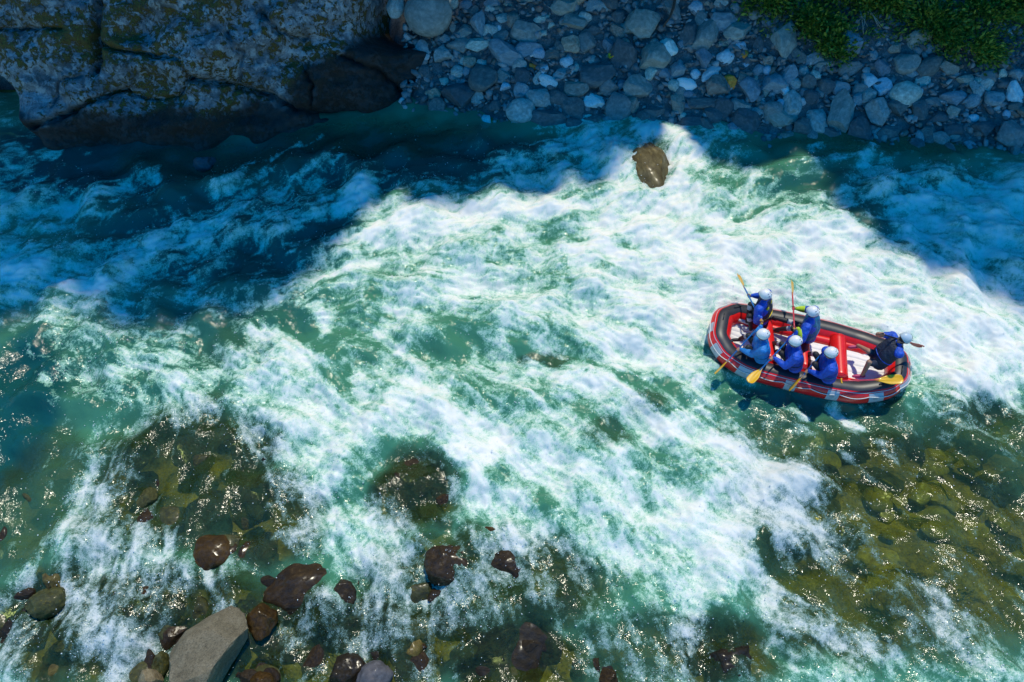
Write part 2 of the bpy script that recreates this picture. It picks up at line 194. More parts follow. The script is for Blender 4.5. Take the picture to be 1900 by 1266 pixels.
 ([(-1.333, -3.215), (-0.987, -3.576)], 0.166, 0.35, 0.8), ([(-1.598, -4.383), (-1.368, -4.714)], 0.212, 0.2, 0.8),
 ([(-0.852, -4.383), (-0.529, -4.55)], 0.133, 0.35, 0.7), ([(-0.214, -4.27), (0.106, -4.439), (0.21, -4.823)], 0.159, 0.85, 0.8),
 ([(-0.737, -4.714), (-0.462, -5.354), (-0.404, -5.764)], 0.142, 0.75, 0.7), ([(-0.845, -4.605), (-0.626, -4.931)], 0.105, 0.75, 0.6),
 ([(-3.744, -4.27), (-2.841, -4.714), (-2.157, -5.354), (-1.82, -5.764)], 0.286, 0.78, 0.7), ([(-4.314, -4.714), (-3.668, -4.823)], 0.21, 0.7, 0.6),
 ([(-2.77, -4.383), (-2.445, -4.439)], 0.133, 0.85, 0.6), ([(-3.883, -4.043), (-3.379, -3.753), (-2.949, -3.694)], 0.136, 0.4, 0.6),
 ([(-8.263, -3.456), (-8.449, -3.927), (-8.736, -4.383)], 0.19, 0.7, 0.7), ([(-8.734, -4.714), (-8.279, -4.823), (-7.828, -4.931)], 0.262, 0.75, 0.7),
 ([(-8.423, -5.354), (-8.359, -5.864)], 0.203, 0.75, 0.7), ([(-7.994, -6.063), (-7.156, -6.546), (-6.856, -6.92)], 0.294, 0.8, 0.7),
 ([(-6.629, -4.714), (-6.73, -5.144), (-7.087, -5.354)], 0.156, 0.75, 0.8), ([(-6.368, -5.354), (-5.981, -5.25), (-5.481, -5.663), (-5.296, -6.063)], 0.127, 0.75, 0.8),
 ([(-9.265, -5.864), (-9.142, -5.354), (-9.081, -4.931)], 0.128, 0.65, 0.7), ([(-9.313, -6.546), (-8.917, -6.827)], 0.219, 0.7, 0.6),
 ([(-4.445, -6.355), (-3.882, -6.161), (-3.511, -5.964)], 0.149, 0.65, 0.6), ([(-4.215, -6.546), (-3.951, -6.355)], 0.172, 0.65, 0.5),
 ([(-1.623, -7.193), (-1.459, -6.734), (-1.587, -6.259)], 0.195, 0.6, 0.5), ([(-10.371, -0.981), (-10.721, -0.838), (-11.1, -0.105)], 0.045, 0.5, 0.5),
 ([(-10.6, -0.838), (-10.299, -1.192), (-9.979, -1.262)], 0.075, 0.65, 0.6), ([(-9.578, -1.4), (-9.368, -1.122), (-9.049, -1.192)], 0.074, 0.65, 0.6),
 ([(-8.553, -1.262), (-8.181, -1.538)], 0.089, 0.6, 0.6), ([(-7.589, -0.838), (-7.297, -1.051), (-7.074, -0.981)], 0.105, 0.75, 0.7),
 ([(-7.684, 0.045), (-7.513, -0.403)], 0.092, 0.65, 0.7), ([(-10.081, 0.981), (-9.594, 1.062), (-9.292, 0.901)], 0.128, 0.75, 0.7),
 ([(-8.676, 0.507), (-8.219, 0.198), (-7.702, 0.121)], 0.078, 0.6, 0.6), ([(-7.31, 1.143), (-6.476, 0.822), (-5.939, 0.663)], 0.223, 0.6, 0.7),
 ([(-10.793, 0.822), (-10.993, 0.663)], 0.127, 0.65, 0.7), ([(-6.683, -1.122), (-6.239, -1.538), (-6.038, -1.942)], 0.235, 0.3, 0.6)]
CLEAR = [(-4.81, -4.27, 1.18, 1.13, 0.9), (-7.63, -4.16, 1.29, 1.37, 0.7), (-5.99, -2.72, 1.24, 0.76, 0.8), (-6.75, -3.34, 2.1, 1.82, 0.85), (-9.64, -3.93, 1.19, 1.74, 0.5),
 (-6.42, -6.36, 3.26, 1.25, 0.95), (-2.83, -6.64, 2.93, 1.04, 0.95), (-1.97, -3.69, 0.98, 1.06, 0.9), (-0.51, -5.56, 2.65, 1.13, 0.8), (0.1, -6.92, 1.45, 0.83, 1),
 (7.74, -4.49, 3.5, 2.58, 0.9), (5.68, -2.59, 1.36, 0.76, 0.5), (10.09, -2.97, 1.79, 1.74, 0.6), (3.68, -6.83, 1.16, 0.74, 0.9), (6.1, -6.06, 1.6, 1.09, 0.8),
 (2.42, -6.83, 1.94, 0.74, 0.6), (-8.23, -6.26, 1.59, 1.17, 0.9), (-6.29, -0.11, 0.86, 0.6, 0.2), (0.73, -0.43, 0.61, 0.21, 0.5), (2.87, -1.67, 0.47, 0.41, 0.4),
 (2.06, -2.4, 0.57, 0.28, 0.4), (3.83, 5.99, 0.59, 1.07, 0.7), (-3.79, 7.09, 3.03, 0.91, 0.35), (10.52, 6.75, 3.61, 0.56, 0.4), (-8.39, 5.99, 2.95, 0.86, 0.3),
 (8.01, -1.94, 0.7, 0.4, 0.5)]
DEEP = [(-8.35, -0.25, 3.68, 1.79, 0.5), (-5.73, 0.9, 1.53, 0.8, 0.6), (-10.85, -1.81, 1.28, 2.57, 1), (-7.13, 3.4, 4.11, 2.05, 0.85), (-11.78, 5.99, 4.42, 1.93, 1),
 (-3.7, 6.2, 5.92, 1.3, 0.9), (10.34, 3.58, 3.45, 2.45, 0.55), (-6.03, 1.14, 1.54, 0.65, 0.6), (7.63, 5.15, 1.01, 0.61, 0.7), (6.24, -1.54, 2.12, 0.41, 0.8),  # last ellipse here paints the raft's shade into the water colour
 (10.26, -1.81, 0.7, 0.4, 0.7)]
FLOW = [(-12.4, 3.58, 0.572, 0.82), (-9.06, 3.96, 0.84, 0.543), (-6.52, 5.36, 0.636, 0.772), (-6.68, 2.49, 0.745, 0.667), (-3.43, 3.4, 0.888, 0.459), (-0.7, 3.96, 0.972, 0.237),
 (2.09, 3.96, 0.899, 0.437), (4.34, 5.36, 0.463, 0.886), (6.34, 4.35, 0.907, 0.421), (9.31, 4.95, 0.974, 0.228), (12.17, 4.95, 0.965, -0.262),
 (10.57, 2.15, 0.712, -0.702), (11.05, -0.25, 0.533, -0.846), (0.67, 2.49, 1.0, 0.0), (-1.98, 2.15, 0.994, -0.113), (-4.58, 1.8, 0.894, 0.449),
 (-10.26, 1.14, 0.979, -0.204), (-7.98, -0.25, 0.93, -0.368), (-10.19, -0.98, 0.802, -0.598), (-8.41, -2.97, 0.035, 0.999), (-8.42, -4.71, -0.056, 0.998),
 (-8.43, -6.26, 0.248, 0.969), (-6.58, -3.58, -0.073, 0.997), (-5.52, -0.25, 0.758, -0.653), (-4.05, -2.07, 0.812, -0.584), (-1.16, -2.07, 0.735, -0.678),
 (-3.11, 0.2, 0.783, -0.621), (0.0, -0.25, 0.871, -0.492), (1.82, -0.69, 0.913, -0.407), (2.92, -1.81, 0.611, -0.792), (4.62, -2.07, 0.806, -0.592),
 (3.84, -3.58, 0.763, -0.646), (0.56, -2.97, 0.786, -0.618), (1.58, -4.71, 0.445, -0.895), (0.0, -4.71, 0.331, -0.944), (-2.69, -4.16, 0.541, -0.841),
 (-3.61, -5.25, 0.576, -0.817), (-1.47, -6.55, 0.148, -0.989), (0.98, -6.55, 0.231, -0.973), (3.57, -5.56, 0.651, -0.759), (5.5, -6.06, 0.777, -0.63),
 (7.52, -4.16, 0.731, -0.682), (8.94, -4.71, 0.631, -0.775), (7.93, -6.26, 0.578, -0.816), (7.51, -2.07, 0.852, -0.524), (6.68, 2.49, 0.972, -0.237),
 (8.17, 0.51, 0.891, -0.455), (3.87, 1.31, 0.942, -0.334), (-5.67, -5.25, 0.617, -0.787), (-6.32, -6.73, 0.526, 0.85), (-4.41, -6.55, 0.726, 0.688)]
WATERLINE = [(-18.817, 6.818), (-14.251, 6.684), (-12.699, 6.529), (-10.428, 6.42), (-8.241, 6.64), (-6.814, 7.043), (-5.375, 7.593), (-3.886, 8.064), (-1.874, 8.256),
 (-0.774, 7.898), (0.766, 7.5), (2.309, 7.687), (3.84, 7.593), (5.337, 7.316), (6.83, 7.133), (8.328, 7.043), (9.819, 6.952), (12.001, 6.684), (14.111, 6.31),
 (18.304, 5.774)]
BANK_SLOPE = 0.5
CLIFF_SLOPE_DEG = 52
CLIFF_CRACKS = [([(-13.1, 0.54), (-12.25, 0.87), (-11.52, 1.22), (-10.88, 1.52), (-10.57, 1.63)], 0.07),
 ([(-10.57, 1.63), (-10.37, 1.45), (-9.83, 1.3), (-9.1, 1.37), (-8.73, 1.81)], 0.035),
 ([(-8.73, 1.81), (-8.07, 1.64), (-7.4, 1.38), (-6.73, 1.05), (-6.2, 0.6), (-5.36, 0.21), (-4.49, 0.03)], 0.08),
 ([(-11.0, 3.83), (-11.16, 3.03), (-11.18, 2.36), (-11.28, 2.11)], 0.1), ([(-11.03, 2.77), (-10.64, 2.62), (-9.95, 2.51), (-9.27, 2.34)], 0.05),
 ([(-13.66, 3.01), (-12.75, 3.1), (-12.01, 3.12)], 0.035), ([(-8.73, 1.81), (-8.85, 2.29), (-9.39, 2.46)], 0.03),
 ([(-12.52, 1.07), (-12.24, 1.78), (-11.63, 1.94)], 0.03), ([(-7.67, 2.85), (-7.32, 2.25), (-7.52, 1.59)], 0.05), ([(-6.81, 3.25), (-6.32, 2.6), (-5.78, 2.35)], 0.06),
 ([(-5.83, 1.66), (-5.59, 1.04), (-5.7, 0.49)], 0.04), ([(-4.97, 1.77), (-3.83, 1.14), (-3.25, 0.52)], 0.05)]
CLIFF_LEFT = [(-14.47, 1.95), (-13.82, 1.81), (-13.54, 1.3), (-13.4, 0.81), (-13.23, 0.47), (-13.06, 0.16)]
BANK_STONES = [(-1.705, 10.574, 1.065, 0.112, 0.191, 0, 3), (-1.43, 10.389, 1.009, 0.27, 0.175, 35, 1), (-0.968, 10.549, 1.169, 0.19, 0.349, 10, 2),
 (-0.316, 10.624, 1.295, 0.19, 0.127, 10, 3), (-0.68, 10.352, 1.105, 0.222, 0.174, -5, 3), (-0.395, 10.386, 1.153, 0.095, 0.095, 0, 4),
 (-0.3, 10.151, 1.062, 0.221, 0.173, 20, 1), (-0.711, 10.057, 0.947, 0.158, 0.095, 0, 3), (0.393, 10.175, 1.152, 0.377, 0.315, -10, 1),
 (0.881, 10.502, 1.357, 0.205, 0.142, 5, 3), (-0.11, 9.65, 0.833, 0.487, 0.298, -20, 2), (0.485, 9.675, 0.924, 0.329, 0.188, 5, 2),
 (-1.506, 10.011, 0.817, 0.333, 0.19, 10, 1), (-1.199, 9.561, 0.624, 0.174, 0.174, 0, 5), (-0.865, 9.415, 0.62, 0.157, 0.11, -20, 3),
 (-1.292, 9.281, 0.477, 0.126, 0.173, 0, 2), (-0.752, 9.025, 0.444, 0.36, 0.439, -15, 0), (-1.491, 8.622, 0.113, 0.44, 0.345, 0, 0),
 (-0.266, 9.017, 0.487, 0.172, 0.203, 0, 1), (0.327, 8.974, 0.555, 0.203, 0.281, 0, 0), (0.28, 8.567, 0.343, 0.187, 0.202, 0, 2),
 (0.806, 8.373, 0.305, 0.325, 0.279, 0, 3), (0.624, 9.209, 0.695, 0.109, 0.07, -30, 6), (1.899, 8.647, 0.375, 0.327, 0.233, 5, 5),
 (1.034, 7.801, 0.002, 0.463, 0.278, 10, 0), (1.72, 8.107, 0.119, 0.31, 0.31, 0, 0), (-0.467, 8.239, 0.089, 0.171, 0.171, 0, 0),
 (1.579, 9.345, 0.742, 0.156, 0.141, 0, 4), (2.154, 9.982, 1.016, 0.252, 0.315, 20, 1), (2.458, 10.262, 1.164, 0.205, 0.189, 0, 0),
 (1.564, 10.859, 1.509, 0.347, 0.284, 0, 1), (0.926, 10.126, 1.167, 0.126, 0.094, 0, 3), (-0.541, 11.15, 1.517, 0.239, 0.143, 0, 2),
 (-0.667, 10.962, 1.41, 0.159, 0.111, -20, 3), (2.53, 9.059, 0.566, 0.468, 0.344, 10, 0), (3.101, 10.244, 1.176, 0.189, 0.189, 0, 5),
 (3.241, 9.482, 0.789, 0.313, 0.454, 0, 0), (4.154, 9.354, 0.772, 0.375, 0.39, -20, 1), (5.147, 10.042, 1.205, 0.25, 0.36, 0, 0),
 (5.57, 9.848, 1.142, 0.281, 0.468, -25, 1), (6.096, 10.293, 1.405, 0.344, 0.281, 0, 2), (6.51, 9.952, 1.265, 0.343, 0.28, 0, 1),
 (5.342, 10.762, 1.587, 0.173, 0.173, 0, 4), (5.516, 10.475, 1.46, 0.141, 0.235, -20, 1), (6.131, 9.322, 0.921, 0.202, 0.186, 20, 4),
 (6.587, 9.606, 1.095, 0.124, 0.109, 0, 4), (6.683, 9.368, 0.977, 0.093, 0.109, 0, 6), (7.115, 9.657, 1.131, 0.155, 0.264, 0, 0),
 (7.346, 9.163, 0.907, 0.139, 0.139, 30, 5), (5.867, 8.496, 0.489, 0.309, 0.278, 20, 5), (5.272, 8.898, 0.648, 0.124, 0.124, 0, 4),
 (4.789, 9.025, 0.664, 0.202, 0.202, 0, 2), (4.404, 8.966, 0.598, 0.187, 0.14, 0, 2), (4.697, 8.133, 0.211, 0.201, 0.247, 0, 5), (5.471, 8.135, 0.285, 0.354, 0.17, 0, 0),
 (6.511, 7.968, 0.266, 0.276, 0.215, 0, 1), (6.025, 7.934, 0.218, 0.231, 0.277, 0, 0), (3.07, 8.097, 0.088, 0.31, 0.372, -10, 1),
 (3.576, 8.592, 0.361, 0.358, 0.311, 20, 1), (4.083, 7.96, 0.065, 0.309, 0.186, 20, 0), (7.305, 7.806, 0.226, 0.276, 0.26, 20, 1),
 (7.498, 8.497, 0.563, 0.308, 0.262, -20, 2), (7.674, 7.561, 0.103, 0.336, 0.275, -20, 1), (6.631, 7.593, 0.077, 0.352, 0.337, -20, 0),
 (7.302, 8.914, 0.782, 0.108, 0.108, 0, 4), (6.718, 9.105, 0.842, 0.07, 0.07, 0, 4), (6.178, 9.718, 1.125, 0.233, 0.093, 15, 5),
 (8.607, 8.724, 0.722, 0.169, 0.185, 0, 3), (8.876, 8.434, 0.592, 0.246, 0.215, 0, 0), (8.66, 7.595, 0.151, 0.26, 0.382, 0, 3),
 (10.559, 8.891, 0.888, 0.184, 0.246, 0, 2), (11.241, 9.0, 0.988, 0.307, 0.276, 20, 1), (11.491, 8.216, 0.611, 0.107, 0.107, 0, 4),
 (11.634, 8.463, 0.734, 0.214, 0.153, 10, 3), (9.604, 9.467, 1.12, 0.371, 0.387, 10, 2), (9.639, 8.9, 0.845, 0.277, 0.169, 15, 1),
 (8.962, 9.023, 0.882, 0.308, 0.154, 15, 1), (10.304, 9.238, 1.033, 0.123, 0.123, 0, 2), (11.584, 9.655, 1.325, 0.386, 0.231, 25, 1),
 (13.411, 8.486, 0.897, 0.228, 0.198, 0, 1), (13.342, 8.253, 0.783, 0.197, 0.152, 30, 3), (13.532, 7.905, 0.612, 0.227, 0.227, 0, 2),
 (13.818, 7.44, 0.409, 0.09, 0.105, 0, 4), (12.934, 7.402, 0.309, 0.136, 0.091, 0, 4), (13.14, 7.107, 0.175, 0.271, 0.211, 0, 0),
 (9.762, 7.178, -0.019, 0.304, 0.335, 0, 0), (11.419, 7.689, 0.339, 0.228, 0.228, 0, 0), (12.427, 7.959, 0.552, 0.304, 0.197, 0, 2),
 (11.871, 7.88, 0.448, 0.274, 0.122, 0, 1), (12.352, 8.763, 0.945, 0.214, 0.199, 0, 5), (11.912, 9.319, 1.188, 0.138, 0.2, -20, 2),
 (8.197, 9.277, 0.987, 0.17, 0.232, 0, 0), (4.643, 10.721, 1.51, 0.189, 0.315, 20, 1), (2.69, 10.896, 1.486, 0.174, 0.142, 0, 2),
 (2.132, 10.601, 1.328, 0.174, 0.158, 0, 3), (2.826, 9.83, 0.959, 0.157, 0.204, 0, 2), (1.173, 9.568, 0.873, 0.235, 0.156, 0, 0),
 (1.434, 8.987, 0.564, 0.203, 0.171, 0, 2), (8.438, 8.178, 0.437, 0.23, 0.199, 0, 0), (9.359, 8.367, 0.569, 0.199, 0.169, 0, 2),
 (9.887, 8.287, 0.538, 0.184, 0.199, 0, 1), (10.892, 7.796, 0.365, 0.259, 0.213, 0, 0), (11.98, 7.466, 0.256, 0.227, 0.167, 0, 0),
 (12.39, 7.154, 0.135, 0.257, 0.181, 0, 0), (11.655, 7.124, 0.065, 0.227, 0.182, 0, 0), (13.849, 8.777, 1.077, 0.183, 0.152, 0, 1),
 (14.179, 8.46, 0.952, 0.167, 0.167, 0, 2), (12.796, 8.42, 0.802, 0.198, 0.152, 0, 1), (10.942, 9.397, 1.169, 0.17, 0.139, 0, 5), (5.682, 7.755, 0.116, 0.261, 0.2, 0, 0),
 (5.149, 7.645, 0.015, 0.277, 0.2, 0, 0), (2.32, 7.719, -0.104, 0.309, 0.201, 0, 0), (1.698, 7.637, -0.113, 0.262, 0.185, 0, 0),
 (8.233, 7.313, 0.002, 0.274, 0.229, 0, 0), (8.979, 7.157, -0.058, 0.259, 0.213, 0, 0), (10.625, 7.134, -0.001, 0.304, 0.212, 0, 0)]
BANK_ROCKS = [(-3.383, 10.976, 1.297, 0.271, 0.415, -5, 3, 'tall pale rounded stone beside the big grey boulder at the top edge'),
 (-2.426, 10.78, 1.16, 0.702, 0.702, -8, 1, 'big smooth grey boulder with moss at its right edge, topping the stony bank'),
 (1.026, 8.796, 0.504, 0.311, 0.202, -22, 7, 'pale smooth egg shaped stone lying left of the middle of the bank'),
 (0.263, 7.976, 0.052, 0.449, 0.402, 0, 3, 'rough pale triangular rock at the water edge below the egg shaped stone'),
 (2.423, 8.257, 0.151, 0.388, 0.28, -10, 7, 'rough whitish rock at the water edge left of the sunlit river boulder'),
 (3.793, 10.36, 1.257, 0.504, 0.456, -15, 1, 'large round grey stone near the top of the bank'),
 (4.455, 9.665, 0.966, 0.359, 0.344, -25, 7, 'white triangular stone with a rusty corner on the bank'),
 (7.829, 9.784, 1.22, 0.404, 0.668, 0, 1, 'tall upright grey stone half covered by green leaves'),
 (5.712, 8.864, 0.673, 0.372, 0.232, 42, 7, 'slanting light grey oblong stone left of the orange one'),
 (6.253, 8.648, 0.596, 0.201, 0.247, 30, 6, 'largest orange brown stone on the bank'),
 (5.004, 8.64, 0.492, 0.325, 0.201, -15, 8, 'white oval stone with a dark underside at the middle of the bank'),
 (6.821, 8.383, 0.483, 0.385, 0.385, -10, 2, 'cracked blue grey block right below the orange stone'),
 (7.986, 7.961, 0.31, 0.353, 0.414, -20, 3, 'rough pale rock above the water between two grey ones'),
 (9.348, 7.708, 0.23, 0.428, 0.642, -25, 1, 'largest tilted slab of rock at the right bank water edge'),
 (10.328, 7.634, 0.252, 0.442, 0.427, -30, 3, 'rough lumpy rock right of the tilted slab at the water edge'),
 (10.567, 8.346, 0.604, 0.337, 0.291, 0, 4, 'bright blue grey square block above the lumpy rock'),
 (14.082, 7.959, 0.699, 0.257, 0.378, 10, 4, 'light blue grey stone at the right edge of the bank'),
 (13.8, 6.855, 0.121, 0.405, 0.48, -15, 1, 'big dark boulder standing in the water at the far right')]
RIVER_ROCKS = [(-5.348, -6.872, 0.544, 0.915, -38, 0.75, 1, 'big dry pale grey boulder on the near shore'),
 (-6.37, -7.336, 0.235, 0.198, 0, 0.35, 1, 'small pale stone left of the big dry boulder'),
 (-5.943, -4.939, 0.634, 0.554, 0, 0.11, 7, 'wet orange brown rock parting the foam upstream of the big dry boulder'),
 (-4.022, -5.617, 0.832, 0.546, 22, 0.16999999999999998, 0, 'large glistening dark brown rock right of the orange brown one'),
 (-4.584, -6.3, 0.287, 0.361, 10, 0.25, 7, 'small rounded orange brown stone touching the big dry boulder'),
 (-8.728, -5.902, 0.39, 0.346, 15, 0.2, 3, 'dark mossy stone with yellow weed in the near left rapids'),
 (-8.704, -5.42, 0.287, 0.342, 20, 0.02, 8, 'pale yellowish stone behind the dark mossy one'),
 (-8.285, -6.991, 0.364, 0.475, -30, -0.02, 8, 'yellow brown submerged stone in the bottom left corner'),
 (-2.951, -7.207, 0.415, 0.389, 0, 0.25, 2, 'dark brown rounded rock at the bottom edge'),
 (-2.432, -7.265, 0.333, 0.293, 30, 0.29000000000000004, 5, 'smooth purple grey stone beside the dark brown rock at the bottom edge'),
 (-1.254, -5.201, 0.501, 0.439, -5, 0.15000000000000002, 0, 'wet brown triangular rock with a bright glint in midstream'),
 (-0.051, -5.216, 0.514, 0.361, 0, 0.12000000000000001, 0, 'low brown rock right of the triangular one'),
 (-2.154, -3.275, 0.499, 0.498, -20, 0.09999999999999999, 0, 'wet brown rock poking out at the head of a dark pool'),
 (0.077, -6.805, 0.971, 0.835, -10, 0.15000000000000002, 2, 'wide dark rock awash at the bottom middle'),
 (-1.935, -6.653, 0.394, 0.547, 10, -0.05, 8, 'yellow brown rock just under the water at the bottom'),
 (-3.216, -5.807, 0.356, 0.279, -10, 0.09999999999999999, 0, 'brown stone just right of the glistening dark rock'),
 (-4.392, -7.333, 0.229, 0.177, 0, 0.27, 7, 'tan stone cut by the bottom edge right of the dry boulder'),
 (3.862, -6.977, 0.527, 0.422, 20, 0.05, 2, 'brown rock awash at the bottom right of the middle'),
 (1.708, -7.275, 0.255, 0.235, 0, 0.05, 0, 'brown stone at the bottom edge'),
 (3.769, 5.854, 0.73, 1.319, 12, 0.24, 6, 'sunlit tan rock with water pouring over it below the far bank'),
 (-8.429, 6.036, 0.322, 0.265, 0, 0.16999999999999998, 5, 'small blue grey rock at the foot of the mossy cliff'),
 (-0.475, -4.569, 0.257, 0.173, 20, 0.05, 7, 'little orange brown stone above the two midstream rocks'),
 (-6.877, -5.759, 0.185, 0.184, 0, 0.05, 7, 'small rusty stone in the foam left of the dry boulder'),
 (-6.311, -7.016, 0.152, 0.246, 0, 0.15000000000000002, 3, 'small olive stone wedged against the dry boulder'),
 (5.969, -4.193, 0.512, 0.577, -35, -0.1, 4, 'yellow boulder under clear water at the edge of the white foam'),
 (8.753, -4.29, 0.59, 0.506, -20, -0.18, 4, 'bright yellow boulder under clear water at the far right'),
 (-6.495, -6.063, 0.366, 0.388, 0, 0.0, 2, 'dark round rock under the foam above the dry boulder'),
 (-5.89, -6.067, 0.304, 0.321, 0, 0.03, 3, 'olive stone under the foam above the dry boulder')]
